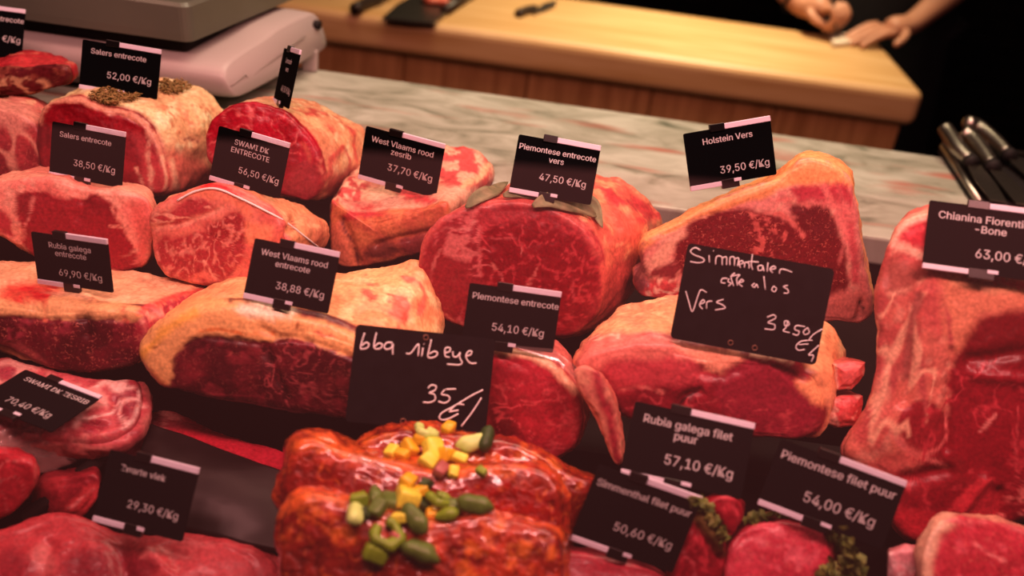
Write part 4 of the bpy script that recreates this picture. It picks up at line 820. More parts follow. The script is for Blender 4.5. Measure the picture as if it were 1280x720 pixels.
slate([(446, 404), (619, 425), (607, 541), (431, 528)], .715,
      [b((78, 80), (62, 130), (52, 175), (70, 180), (95, 172), (105, 150), (85, 140), (62, 160)), b((152, 78), (142, 120), (135, 165), (150, 180), (178, 175), (186, 152), (165, 145), (140, 165)),
       b((250, 140), (215, 142), (200, 165), (210, 182), (240, 175), (254, 150), (252, 180), (252, 215)), b((335, 208), (365, 205), (412, 150), (410, 225)), b((440, 172), (432, 228)), b((445, 148), (448, 150)),
       b((492, 120), (480, 175), (470, 225), (490, 235), (520, 225), (530, 205), (510, 195), (480, 210)),
       b((575, 205), (605, 195), (608, 175), (585, 172), (575, 195), (580, 225), (605, 232)), b((625, 195), (628, 225), (650, 228), (668, 205)), b((670, 200), (668, 235), (682, 262), (665, 278), (588, 274)),
       b((708, 225), (735, 215), (742, 195), (722, 195), (706, 225), (722, 258), (745, 270), (772, 268)),
       b((470, 425), (490, 405), (520, 410), (515, 435), (478, 452), (510, 462), (515, 495), (480, 512), (440, 510)), b((645, 428), (580, 430)), b((575, 432), (555, 460), (595, 470), (605, 495), (575, 515), (535, 505)),
       b((812, 434), (740, 470), (640, 530), (560, 575), (542, 605), (560, 620), (600, 612), (660, 582)), b((695, 525), (650, 525), (600, 570)), b((600, 570), (660, 560)), b((803, 482), (750, 565), (678, 660))],
      [b((458, 108))[0], b((316, 628))[0]], 'larger handwritten black slate reading bbq ribeye 35, front centre', .135)
s_ = Z(830, 295, 4.235)
slate([(860, 304), (1044, 336), (1019, 457), (838, 422)], .792,
      [s_((192, 75), (165, 62), (140, 80), (160, 100), (205, 118), (210, 135), (180, 142), (138, 135)), s_((238, 102), (240, 140)), s_((260, 78), (262, 80)), s_((272, 152), (278, 110), (305, 112), (308, 155)), s_((305, 118), (330, 112), (330, 155)),
       s_((348, 155), (350, 115), (372, 115), (372, 158)), s_((372, 122), (395, 118), (388, 160)), s_((400, 150), (420, 142), (410, 130), (395, 145), (405, 168)), s_((425, 168), (430, 140), (448, 145), (450, 172)), s_((468, 98), (462, 150), (470, 180)), s_((445, 135), (500, 138)),
       s_((520, 155), (498, 160), (500, 182), (520, 178), (522, 158), (530, 188)), s_((550, 140), (545, 190)), s_((560, 178), (590, 172), (580, 160), (560, 175), (575, 195)), s_((610, 200), (615, 178), (640, 178), (678, 192)),
       s_((335, 225), (310, 225), (302, 245), (325, 250)), s_((345, 225), (338, 240), (355, 252), (340, 265)), s_((375, 195), (355, 215), (368, 265)), s_((350, 215), (400, 205), (385, 225), (388, 262)), s_((395, 248), (420, 240), (410, 230), (395, 250), (415, 268)), s_((480, 250), (465, 262), (480, 272), (488, 255), (498, 275)), s_((528, 212), (536, 285)), s_((580, 265), (570, 285), (585, 295), (595, 278), (580, 265)), s_((655, 262), (632, 268), (655, 285), (655, 302), (632, 302)),
       s_((115, 292), (130, 345), (150, 400), (175, 330), (195, 285), (225, 300)), s_((190, 362), (215, 350), (205, 338), (188, 365), (205, 388)), s_((225, 385), (228, 350), (255, 345)), s_((315, 335), (278, 350), (310, 365), (322, 382), (270, 392)),
       s_((545, 430), (580, 418), (590, 435), (550, 458), (585, 470), (580, 495), (532, 492)), s_((655, 450), (638, 452), (640, 475), (662, 470), (655, 452), (645, 485), (630, 502), (665, 512)), s_((745, 480), (700, 475), (692, 495), (715, 505), (705, 525), (680, 518)), s_((760, 485), (738, 505), (745, 522), (768, 510), (760, 485)),
       s_((838, 492), (790, 522), (765, 552)), s_((785, 552), (725, 558), (698, 585), (712, 605), (745, 600)), s_((712, 575), (765, 572)), s_((820, 578), (795, 600), (765, 630), (790, 632), (780, 665))],
      [s_((352, 565))[0], s_((480, 592))[0]], 'smaller handwritten black slate reading Simmentaler Vers 3950, right of centre', .135, .0006)
for f in FITS: print('FIT', f)
if 0:
    pass
# ================================================================== setting
wood = simple('pale butcher block wood', (0.56, 0.36, 0.18), 0.5, second=(0.46, 0.27, 0.11), nscale=5, stretch=(.6, 7, 7), noise=.3)
woodd = simple('brown oak board', (0.44, 0.24, 0.105), 0.5, second=(0.30, 0.15, 0.06), nscale=6, stretch=(9, 9, .7))
ZM = 0.02                      # marble level
yb = at_z((830, 147), ZM)[1]; yf = at_z((830, 259), ZM)[1]
# marble: pale with greenish grey and rusty smears
m, nt, b_ = nmat('pale veined marble'); N = nt.nodes; L = nt.links
tc = N.new('ShaderNodeTexCoord'); mp = N.new('ShaderNodeMapping'); mp.inputs['Scale'].default_value = (4.2, 9, 1); mp.inputs['Rotation'].default_value = (0, 0, .12); L.new(tc.outputs['Object'], mp.inputs[0])
n1 = N.new('ShaderNodeTexNoise'); n1.inputs['Scale'].default_value = 2.2; n1.inputs['Detail'].default_value = 6; n1.inputs['Roughness'].default_value = .62; n1.inputs['Distortion'].default_value = .8; L.new(mp.outputs[0], n1.inputs[0])
r1 = N.new('ShaderNodeValToRGB'); L.new(n1.outputs[0], r1.inputs[0])
els = r1.color_ramp.elements; els[0].position = .30; els[0].color = (.115, .145, .105, 1); els[1].position = .62; els[1].color = (.46, .50, .42, 1)
e = els.new(.44); e.color = (.31, .34, .27, 1)
n2 = N.new('ShaderNodeTexNoise'); n2.inputs['Scale'].default_value = 3.1; n2.inputs['Detail'].default_value = 4; mp2 = N.new('ShaderNodeMapping'); mp2.inputs['Scale'].default_value = (1.6, 7, 1); mp2.inputs['Location'].default_value = (3.1, 1.7, 0); L.new(tc.outputs['Object'], mp2.inputs[0]); L.new(mp2.outputs[0], n2.inputs[0])
r2 = N.new('ShaderNodeMapRange'); r2.inputs[1].default_value = .57; r2.inputs[2].default_value = .74; L.new(n2.outputs[0], r2.inputs[0])
mx = N.new('ShaderNodeMix'); mx.data_type = 'RGBA'; L.new(r2.outputs[0], mx.inputs[0]); L.new(r1.outputs[0], mx.inputs[6]); mx.inputs[7].default_value = (.42, .15, .11, 1)
L.new(mx.outputs[2], b_.inputs['Base Color']); b_.inputs['Roughness'].default_value = .3; b_.inputs['Specular IOR Level'].default_value = .4
marble = m
bm = bmesh.new(); add_box(bm, (-1.6, yf, ZM - .04), (1.5, yb, ZM), .004, 2)
o = bm_obj('marble_ledge', bm, marble); tag(o, 'long pale marble ledge behind the meat with grey and rusty smears', 'counter')
bm = bmesh.new(); add_box(bm, (-1.6, yf + .01, -1.0), (1.5, yb - .01, ZM - .041), 0)
o = bm_obj('display_counter', bm, M['deck']); tag(o, 'dark base cabinet under the marble ledge', 'counter')
# stepped black display deck
prof = [(0.22, -.24), (0.40, -.215), (0.60, -.185), (0.66, -.16), (0.675, -.142), (0.785, -.14), (0.80, -.09), (0.855, -.08), (0.872, -.05), (yf - .002, -.046), (yf - .002, -.30), (0.22, -.30)]
V = [(x, a, z) for x in (-1.4, 1.4) for a, z in prof]; n_ = len(prof)
Fc = [tuple(range(n_)), tuple(range(n_, 2 * n_))[::-1]] + [(i, i + n_, (i + 1) % n_ + n_, (i + 1) % n_) for i in range(n_)]
o = mesh_obj('display_deck', V, Fc, M['deck'], smooth=False); bmm = bmesh.new(); bmm.from_mesh(o.data); bmesh.ops.recalc_face_normals(bmm, faces=bmm.faces[:]); bmm.to_mesh(o.data); bmm.free()
tag(o, 'stepped black display deck under the meat', 'display case')
# glass pane of the case
yg = 0.50
A0, A1 = at_y((-60, 146), yg), at_y((1340, 262), yg)
gm, nt, b_ = nmat('display glass with painted reflection'); N = nt.nodes; L = nt.links
N.remove(b_)
tr = N.new('ShaderNodeBsdfTransparent'); tr.inputs[0].default_value = (.97, .955, .955, 1)
df = N.new('ShaderNodeBsdfDiffuse'); df.inputs[0].default_value = (.9, .62, .62, 1)  # pink diffuse share imitates the reflection in the pane
gl = N.new('ShaderNodeBsdfGlossy'); gl.inputs['Roughness'].default_value = .02
tcg = N.new('ShaderNodeTexCoord'); nzg = N.new('ShaderNodeTexNoise'); nzg.inputs['Scale'].default_value = 5; L.new(tcg.outputs['Object'], nzg.inputs[0])
mr = N.new('ShaderNodeMapRange'); mr.inputs[3].default_value = .015; mr.inputs[4].default_value = .026; L.new(nzg.outputs[0], mr.inputs[0])
m1 = N.new('ShaderNodeMixShader'); L.new(mr.outputs[0], m1.inputs[0]); L.new(tr.outputs[0], m1.inputs[1]); L.new(df.outputs[0], m1.inputs[2])
m2 = N.new('ShaderNodeMixShader'); m2.inputs[0].default_value = .012; L.new(m1.outputs[0], m2.inputs[1]); L.new(gl.outputs[0], m2.inputs[2])
L.new(m2.outputs[0], N['Material Output'].inputs[0])
_d = A1 - A0; A0 = A0 - _d * .55; A1 = A1 + _d * .45
dv = norm([0, -.30, -.52])
nrm_g = norm(np.cross(A1 - A0, dv))
V = []
for off in (0, .004):
    for p, k in ((A0, 0), (A1, 0), (A1, .60), (A0, .60)): V.append(p + dv * k + nrm_g * off)
Fc = [(0, 1, 2, 3), (7, 6, 5, 4), (0, 4, 5, 1), (1, 5, 6, 2), (2, 6, 7, 3), (3, 7, 4, 0)]
o = mesh_obj('display_glass', V, Fc, gm, smooth=False); tag(o, 'slanted front glass of the meat case, its pink reflection painted as haze', 'glass', kind='structure')
# room
fl = simple('dark floor', (.02, .016, .012), .6, noise=.4, nscale=4)
bm = bmesh.new(); add_box(bm, (-4, -2, -1.08), (4, 5, -1.0)); tag(bm_obj('floor', bm, fl), kind='structure')
m, nt, b_ = nmat('black glazed brick'); N = nt.nodes; L = nt.links
tc = N.new('ShaderNodeTexCoord'); mp = N.new('ShaderNodeMapping'); mp.inputs['Rotation'].default_value = (math.radians(90), 0, 0); L.new(tc.outputs['Object'], mp.inputs[0])
br = N.new('ShaderNodeTexBrick'); br.inputs['Scale'].default_value = 4; br.inputs['Color1'].default_value = (.014, .011, .009, 1); br.inputs['Color2'].default_value = (.02, .015, .012, 1); br.inputs['Mortar'].default_value = (.004, .003, .003, 1)
L.new(mp.outputs[0], br.inputs[0]); L.new(br.outputs[0], b_.inputs['Base Color']); b_.inputs['Roughness'].default_value = .25
wallm = m
bm = bmesh.new(); add_box(bm, (-4, 4.0, -1.0), (4, 4.1, 1.6)); tag(bm_obj('wall_back', bm, wallm), kind='structure')
# butcher block table
ZT = -.08
T_r = at_z((1142, 84), ZT)
yT0 = at_z((830, 70), ZT)[1]; yT1 = at_z((1000, 37), ZT)[1]
xT1 = at_z((1150, 112), ZT)[0] + .01
root = empty('butcher_block', (0, (yT0 + yT1) / 2, -1.0), 'long pale wooden butcher block table behind the counter, lit warm', 'table')
bm = bmesh.new(); add_box(bm, (-2.4, yT0, ZT - .085), (xT1, yT1, ZT), .022, 4); bm_obj('tabletop', bm, wood, root, smooth=False)
bx = np.linspace(-2.36, xT1 - .02, 12)
for a, c in zip(bx[:-1], bx[1:]):
    bm = bmesh.new(); add_box(bm, (a + .001, yT0 + .03, -1.0), (c - .001, yT0 + .06, ZT - .085), .003, 1); bm_obj('front_board', bm, woodd, root)
bm = bmesh.new(); add_box(bm, (xT1 - .05, yT0 + .061, -1.0), (xT1 - .02, yT1 - .03, ZT - .085), .003, 1); bm_obj('side_board', bm, woodd, root)
# things on the table
def flat(p, z): return at_z(p, z)
def blade_mesh(name, pts, z, th, mat, parent):
    bm = bmesh.new(); vs = [bm.verts.new((*flat(p, z)[:2], z)) for p in pts]; f = bm.faces.new(vs)
    e = bmesh.ops.extrude_face_region(bm, geom=[f])
    for v in [g for g in e['geom'] if isinstance(g, bmesh.types.BMVert)]: v.co.z += th
    bmesh.ops.recalc_face_normals(bm, faces=bm.faces[:])
    return bm_obj(name, bm, mat, parent)
hand = simple('dark wood handle', (.035, .022, .016), .4)
def knife_on(z, hpts, bpts, label, hr=.013):
    hp = [flat(p, z) + np.array([0, 0, hr]) for p in hpts]
    root = empty('knife', hp[0] - np.array([0, 0, hr]), label, 'knife')
    V, Fc = tube(smooth_open(hp, 6), hr, 10); mesh_obj('handle', V, Fc, hand, root)
    blade_mesh('blade', bpts, z + .002, .004, M['steel'], root); return root
knife_on(ZT, [(443, 18), (458, 11), (474, 5)], [(474, 8), (494, -4), (520, -14), (512, -16), (484, -4), (470, 2)], 'dark handled knife lying at the left of the wooden table')
knife_on(ZT, [(647, 22), (658, 18), (668, 16)], [(664, 16), (680, 6), (696, 2), (694, 9), (682, 15), (668, 19)], 'small knife lying alone near the middle of the wooden table', .010)
root = empty('cleaver', flat((520, 20), ZT), 'broad steel cleaver lying on the wooden table right of the dark knife', 'cleaver')
blade_mesh('blade', [(478, 25), (497, 8), (522, -6), (566, -2), (576, 4), (560, 18), (543, 32), (510, 29)], ZT + .003, .006, M['steel'], root)
V, Fc = tube([flat((556, 20), ZT) + np.array([0, 0, .014]), flat((574, 8), ZT) + np.array([0, 0, .014]), flat((596, -6), ZT) + np.array([0, 0, .014])], .012, 10); mesh_obj('handle', V, Fc, hand, root)
c = flat((548, 4), ZT + .012); V, Fc = [], []
bm = bmesh.new(); bmesh.ops.create_icosphere(bm, subdivisions=3, radius=.026)
for v in bm.verts:
    v.co.z *= .45; v.co.x *= 1.3; v.co *= 1 + .2 * math.sin(v.co.x * 160 + v.co.y * 90); v.co += Vector(c) + Vector((0, 0, .008))
o = bm_obj('meat_scrap', bm, simple('pink meat scrap', (.62, .16, .10), .4, noise=.3, nscale=60), smooth=True); tag(o, 'small pink scrap of meat lying on the cleaver', 'meat')
# weighing scale on the ledge
cream = simple('pinkish white plastic', (.44, .40, .38), .42)
creamd = simple('grey base plastic', (.32, .28, .26), .45)
plate = simple('brownish translucent tray plastic', (.135, .15, .115), .32, spec=.45, noise=.15, nscale=6)
rub = simple('black rubber', (.012, .01, .01), .7)
sx1, sy0, sy1, sx0 = -.420, 1.268, 1.535, -1.05
SHX = .24                      # the right flank runs outwards to the back
def shx(o):
    me = o.data; inv = mw(o)
    for v in me.vertices:
        w_ = inv @ v.co; v.co.x += (w_.y - sy0) * SHX
    me.update(); return o
root = empty('weighing_scale', (sx1 - .3, (sy0 + sy1) / 2, ZM), 'pinkish white shop scale with a grey brown tray on the marble ledge, top left', 'scale')
pr_ = smooth_closed([(sy0 + .004, .056), (sy0 + .016, .046), (sy0 + .10, .044), (sy1 - .06, .046), (sy1, .048), (sy1 + .014, .060), (sy1 + .014, .095), (sy1 - .006, .106), (sy1 - .09, .106), (sy0 + .12, .100), (sy0 + .05, .095), (sy0 + .018, .090), (sy0 + .002, .080), (sy0, .066)], 72)
V = []; xs = [(sx0, .94), (sx0 + .004, 1), (sx1 - .022, 1.0), (sx1 - .008, .97), (sx1 - .002, .92), (sx1, .84)]
pc = np.array([pr_[:, 0].mean(), .074])
for x, k in xs:
    for q in pr_: V.append((x + (.074 - q[1]) * .35 * (x > -.6), pc[0] + (q[0] - pc[0]) * (1 - (1 - k) * .12), pc[1] + (q[1] - pc[1]) * k))
n_ = len(pr_); Fc = []
for j in range(len(xs) - 1):
    for k in range(n_): Fc.append((j * n_ + k, (j + 1) * n_ + k, (j + 1) * n_ + (k + 1) % n_, j * n_ + (k + 1) % n_))
Fc.append(tuple(range(n_))); Fc.append(tuple((len(xs) - 1) * n_ + k for k in range(n_))[::-1])
o = mesh_obj('body', V, Fc, cream, root, smooth=True); bmm = bmesh.new(); bmm.from_mesh(o.data); bmesh.ops.recalc_face_normals(bmm, faces=bmm.faces[:]); bmm.to_mesh(o.data); bmm.free(); shx(o)
bm = bmesh.new(); add_box(bm, (sx0 + .03, sy0 + .035, .026), (sx1 - .05, sy1 - .05, .048), .006, 2); shx(bm_obj('base', bm, creamd, root))
for fx, fy in ((sx0 + .06, sy0 + .07), (sx1 - .10, sy0 + .07), (sx0 + .06, yb - .06), (sx1 - .10, yb - .06)):
    V, Fc = tube([(fx, fy, ZM), (fx, fy, .034)], [.016, .013], 14); shx(mesh_obj('foot', V, Fc, rub, root))
p0 = at_z((391, 88), ZM)
bm = bmesh.new(); add_box(bm, (p0[0] - .016, p0[1] - .010, ZM), (p0[0] + .008, p0[1] + .006, .055), .003, 2); bm_obj('bracket', bm, cream, root)
V, Fc = tube([(sx1 + .004, sy0 + .006, .066), (sx1 + .003, sy0 + .045, .070), (sx1 + .004, sy0 + .052, .060), (sx1 + .003, sy0 + .075, .066), (sx1 + .0015, sy1 - .05, .082)], .0010, 6); shx(mesh_obj('seam', V, Fc, creamd, root))
V, Fc = tube([(sx1 - .006, sy1 - .004, .088), (sx1 + .002, sy1 - .004, .088)], .007, 12); shx(mesh_obj('screw', V, Fc, rub, root))
tx1 = sx1 - .052; ty0 = sy0 + .010; zt0 = .116; zt1 = .160
def ringr(x0, x1, y0, y1, z, r=.012, n=5):
    out = []
    for cx, cy, a0 in ((x1 - r, y1 - r, 0), (x0 + r, y1 - r, 90), (x0 + r, y0 + r, 180), (x1 - r, y0 + r, 270)):
        for k in range(n):
            a = math.radians(a0 + 90 * k / (n - 1)); out.append((cx + r * math.cos(a), cy + r * math.sin(a), z))
    return out
rs = [ringr(sx0 + .06, tx1 - .03, ty0 + .03, sy1 + .02, zt0 - .006), ringr(sx0 + .03, tx1, ty0, sy1 + .05, zt0), ringr(sx0 + .03, tx1 - .001, ty0 + .001, sy1 + .048, zt0 + .010), ringr(sx0 + .05, tx1 - .006, ty0 + .006, sy1 + .03, zt1), ringr(sx0 + .06, tx1 - .012, ty0 + .012, sy1 + .02, zt1 + .004), ringr(sx0 + .075, tx1 - .05, ty0 + .045, sy1, zt1 + .003)]
V = [p for r in rs for p in r]; n_ = len(rs[0]); Fc = []
for j in range(len(rs) - 1):
    for k in range(n_): Fc.append((j * n_ + k, j * n_ + (k + 1) % n_, (j + 1) * n_ + (k + 1) % n_, (j + 1) * n_ + k))
Fc.append(tuple(range(n_))[::-1]); Fc.append(tuple((len(rs) - 1) * n_ + k for k in range(n_)))
shx(mesh_obj('tray', V, Fc, plate, root, smooth=False))
bm = bmesh.new(); add_box(bm, (sx0 + .08, sy0 + .035, .090), (tx1 - .02, sy1 - .02, zt0 - .003), .006, 2); shx(bm_obj('tray_support', bm, rub, root))
# knives in a dark tray on the right end of the ledge
kn = Z(1100, 100, 4.0)
z0 = ZM
P_ = [flat(p, z0) for p in ((1172, 190), (1176, 184), (1290, 205), (1290, 285), (1222, 268))]
rootT = empty('knife_tray', flat((1230, 235), z0), 'shallow black tray with steel rim holding knives at the right end', 'tray')
bm = bmesh.new(); vs = [bm.verts.new((*q[:2], z0)) for q in P_]; f = bm.faces.new(vs); e = bmesh.ops.extrude_face_region(bm, geom=[f])
for v in [g for g in e['geom'] if isinstance(g, bmesh.types.BMVert)]: v.co.z += .008
bmesh.ops.recalc_face_normals(bm, faces=bm.faces[:]); bm_obj('floor_plate', bm, rub, rootT)
V, Fc = tube([flat((1221, 262), z0) + np.array([0, 0, .012]), flat((1175, 191), z0) + np.array([0, 0, .012])], .005, 8); mesh_obj('rim', V, Fc, M['steel'], rootT)
V, Fc = tube([flat((1176, 186), z0) + np.array([0, 0, .012]), flat((1290, 203), z0) + np.array([0, 0, .012])], .005, 8); mesh_obj('rim', V, Fc, M['steel'], rootT)
for hp, bp, lab in (([(1180, 158), (1186, 168), (1197, 184), (1212, 200)], [(1217, 206), (1232, 228), (1248, 252)], 'left knife of the three steel handled knives in the tray at right'),
                    ([(1203, 163), (1214, 172), (1228, 189), (1240, 206)], [(1245, 213), (1262, 232), (1280, 256)], 'middle knife of the three steel handled knives in the tray at right'),
                    ([(1206, 152), (1222, 158), (1242, 174), (1260, 192)], [(1266, 197), (1284, 212), (1304, 232)], 'rear knife of the three steel handled knives in the tray at right')):
    h0 = [at_z(p, z0 + .045 - .006 * i) for i, p in enumerate(hp)]
    root = empty('steel_knife', (h0[1][0], h0[1][1], z0), lab, 'knife', 'steel handled knives')
    hh = smooth_open(h0, 6); rr = np.interp(np.linspace(0, 1, len(hh)), [0, .06, .4, .8, 1], [.005, .012, .0125, .0115, .010])
    V, Fc = tube(hh, rr, 12); mesh_obj('handle', V, Fc, M['steel'], root)
    dd = norm(hh[-1] - hh[-2]); V, Fc = tube([hh[-1] - dd * .002, hh[-1] + dd * .010], .0115, 12); mesh_obj('bolster', V, Fc, rub, root)
    b0 = [at_z(p, z0 + .022 - .003 * i) for i, p in enumerate(bp)]
    side = norm(np.cross(norm(b0[-1] - b0[0]), [0, 0, 1])); V = []
    for i, (q, ww) in enumerate(zip(b0, (.011, .015, .012))):
        for sx, sz in ((-1, -.001), (1, -.001), (1, .001), (-1, .001)): V.append(q + side * sx * ww + np.array([0, 0, sz]))
    Fc = [(0, 1, 2, 3), (11, 10, 9, 8)] + [(4 * j + k, 4 * j + (k + 1) % 4, 4 * j + 4 + (k + 1) % 4, 4 * j + 4 + k) for j in range(2) for k in range(4)]
    V.insert(0, hh[-1]) if False else None
    mesh_obj('blade', V, Fc, M['steel'], root, smooth=False)

# ------------------------------------------------------------------ black film pack, divider, wraps, garnish
def wrinkled(name, px, z0, z1, mat, label, cat, amp=.003, n=40, parent=None, crown=.0, f=45):
    """a wrinkled sheet draped over four photo corners lying between heights z0 (near) and z1 (far)"""
    (a, b2, c2, d2) = [at_z(p, z) for p, z in zip(px, (z1, z1, z0, z0))]
    V = []
    for i in range(n + 1):
        for j in range(n + 1):
            s, t = j / n, i / n
            p = (a * (1 - s) + b2 * s) * (1 - t) + (d2 * (1 - s) + c2 * s) * t
            V.append(p + np.array([0, 0, crown * math.sin(math.pi * s) * math.sin(math.pi * t)]))
    V = np.array(V); nv = ridge(V * np.array([.5, 1, 1]), f, 5, 3); V[:, 2] += amp * nv; V[:, 1] += amp * (fbm(V, f, 9) - .5)
    W = V.copy(); W[:, 2] -= .003
    k = n + 1; m_ = k * k; Fc = []
    for i in range(n):
        for j in range(n):
            q = (i * k + j, (i + 1) * k + j, (i + 1) * k + j + 1, i * k + j + 1); Fc.append(q); Fc.append(tuple(x + m_ for x in q[::-1]))
    edge = [j for j in range(n)] + [i * k + n for i in range(n)] + [n * k + n - j for j in range(n)] + [(n - i) * k for i in range(n)]
    for x, y_ in zip(edge, edge[1:] + edge[:1]): Fc.append((x, y_, y_ + m_, x + m_))
    o = mesh_obj(name, np.vstack([V, W]), Fc, mat, parent)
    if label: tag(o, label, cat)
    return o
wrinkled('film_pack', [(188, 531), (356, 592), (346, 690), (150, 640)], -.105, -.085, M['blackplastic'], 'sheet of black glossy plastic film over meat, right of the 29,30 card', 'plastic film', amp=.0035, crown=.010, f=16)
V, Fc = tube([at_z((30, 650), -.125), at_z((78, 612), -.112), at_z((134, 566), -.10)], .007, 8)
o = mesh_obj('divider_bar', V, Fc, M['blackplastic']); tag(o, 'thin black divider bar running between the red block and the 29,30 card', 'divider')
film = bpy.data.materials.new('clear crinkled film'); film.use_nodes = True; nt = film.node_tree; N = nt.nodes; L = nt.links; N.remove(N['Principled BSDF'])
tr = N.new('ShaderNodeBsdfTransparent'); gl = N.new('ShaderNodeBsdfGlossy'); gl.inputs['Roughness'].default_value = .12; df = N.new('ShaderNodeBsdfDiffuse'); df.inputs[0].default_value = (.62, .40, .38, 1)
ma = N.new('ShaderNodeMixShader'); ma.inputs[0].default_value = .35; mb_ = N.new('ShaderNodeMixShader'); mb_.inputs[0].default_value = .08
L.new(tr.outputs[0], ma.inputs[1]); L.new(df.outputs[0], ma.inputs[2]); L.new(ma.outputs[0], mb_.inputs[1]); L.new(gl.outputs[0], mb_.inputs[2]); L.new(mb_.outputs[0], N['Material Output'].inputs[0])
o = wrinkled('plastic_wrap', [(-60, 545), (150, 528), (132, 572), (-60, 612)], -.105, -.068, film, 'clear crinkled plastic film hanging off the marbled rib steak at left', 'plastic film', amp=.006, crown=.006, f=60)
film2 = film.copy(); film2.name = 'clear tight film'; film2.node_tree.nodes['Mix Shader'].inputs[0].default_value = .12; film2.node_tree.nodes['Mix Shader.001'].inputs[0].default_value = .10
# loose film ends behind the small entrecote piece
pw = [at_y(p, y) for p, y in zip([(640, 432), (690, 436), (722, 458), (736, 480), (716, 470), (690, 452)], (.745, .75, .75, .74, .735, .74))]
c_ = sum(pw) / 6; V = [c_ + np.array([0, -.004, .004])] + pw + [p + np.array([0, .003, -.002]) for p in pw]
Fc = [(0, 1 + k, 1 + (k + 1) % 6) for k in range(6)]
o = mesh_obj('plastic_wrap', V, Fc, film2); tag(o, 'twisted end of clear film above the small entrecote piece', 'plastic film')
# butcher's twine over the marbled rib eye
pts = [(222, 246), (240, 236), (258, 231), (275, 232), (300, 243), (325, 255), (352, 270), (380, 291), (398, 304)]
def onsurf(p, lift=.0015, keys=None):
    h = hit(p, keys)
    if h is None: return None
    n_ = h[1] if h[1].dot(Vector(ray(p))) < 0 else -h[1]
    return np.array(h[0] + n_ * lift), np.array(n_)
tw = []
for p in smooth_open(pts, 5):
    q = onsurf((p[0], p[1] + 5), .0012)
    if q: tw.append(q[0])
tw = np.array(tw)
for _ in range(3): tw[1:-1] = (tw[:-2] + tw[1:-1] * 2 + tw[2:]) / 4
V, Fc = tube(tw, .0011, 6); o = mesh_obj('butcher_twine', V, Fc, M['twine']); tag(o, 'thin white twine running over the marbled rib eye roast', 'string')
# thyme piles
def sprigs(name, area_px, n, label, keys=None, L_=.012, mat='herb', seed=1):
    r_ = random.Random(seed); parts = []
    pl = np.array(area_px, float); lo, hi = pl.min(0), pl.max(0)
    while len(parts) < n:
        p = (r_.uniform(lo[0], hi[0]), r_.uniform(lo[1], hi[1]))
        if not inside(np.array([p]), pl)[0]: continue
        q = onsurf(p, .002 + r_.random() * .004, keys)
        if q is None: 
            n -= 1; continue
        d = norm([r_.uniform(-1, 1), r_.uniform(-1, 1), r_.uniform(-.3, .4)]) * L_ * r_.uniform(.3, 1)
        parts.append(tube([q[0] - d / 2, q[0] + np.array([0, 0, .001]), q[0] + d / 2], [.0005, .0011, .0004], 4))
    V, Fc = merge(parts); o = mesh_obj(name, V, Fc, M[mat]); return tag(o, label, 'herbs', kind='stuff')
sprigs('thyme', [(112, 124), (120, 116), (135, 113), (152, 116), (176, 120), (170, 126), (150, 132), (135, 133)], 260, 'pile of dried thyme on the fat of the roast behind the 52,00 card', seed=2)
sprigs('thyme', [(198, 112), (206, 102), (225, 103), (238, 112), (225, 118), (205, 119)], 160, 'second patch of thyme on the same roast right of the 52,00 card', seed=3)
# sage leaves under the 47,50 card
def leaf(px, wpx, label, curl=.25, mat='leaf', keys=None):
    pts = smooth_open(px, 8); n_ = len(pts); V = []
    P3 = []
    for p in pts:
        q = onsurf(p, .006, keys)
        P3.append(q[0] if q else (P3[-1] + (P3[-1] - P3[-2]) if len(P3) > 1 else at_y(p, .9)))
    P3 = np.array(P3)
    for _ in range(4): P3[1:-1] = (P3[:-2] + 2 * P3[1:-1] + P3[2:]) / 4
    for i in range(n_):
        t = i / (n_ - 1); wv = 1.25 * wpx / 1150 * math.sin(math.pi * min(1, t * .97 + .03)) ** .7
        d = norm(P3[min(i + 1, n_ - 1)] - P3[max(i - 1, 0)]); nn = norm([0, -.7, .8]); s = norm(np.cross(d, nn))
        for k in (-1, -.5, 0, .5, 1): V.append(P3[i] + s * wv * k + nn * (abs(k) * wv * curl))
    Fc = [(i * 5 + k, i * 5 + k + 1, (i + 1) * 5 + k + 1, (i + 1) * 5 + k) for i in range(n_ - 1) for k in range(4)]
    o = mesh_obj('sage_leaf', V, Fc, M[mat]); md = o.modifiers.new('thick', 'SOLIDIFY'); md.thickness = .0008
    return tag(o, label, 'leaf', 'sage leaves on the largest roast')
leaf([(583, 262), (600, 252), (620, 244), (636, 234)], 7, 'narrow sage leaf left of the 47,50 card')
leaf([(630, 250), (655, 246), (680, 247), (700, 254)], 8, 'sage leaf directly under the 47,50 card')
leaf([(665, 258), (690, 256), (720, 262), (742, 276)], 9, 'broad sage leaf under the right corner of the 47,50 card')
leaf([(700, 246), (722, 254), (738, 262), (748, 288)], 7, 'sage leaf drooping furthest right below the 47,50 card')
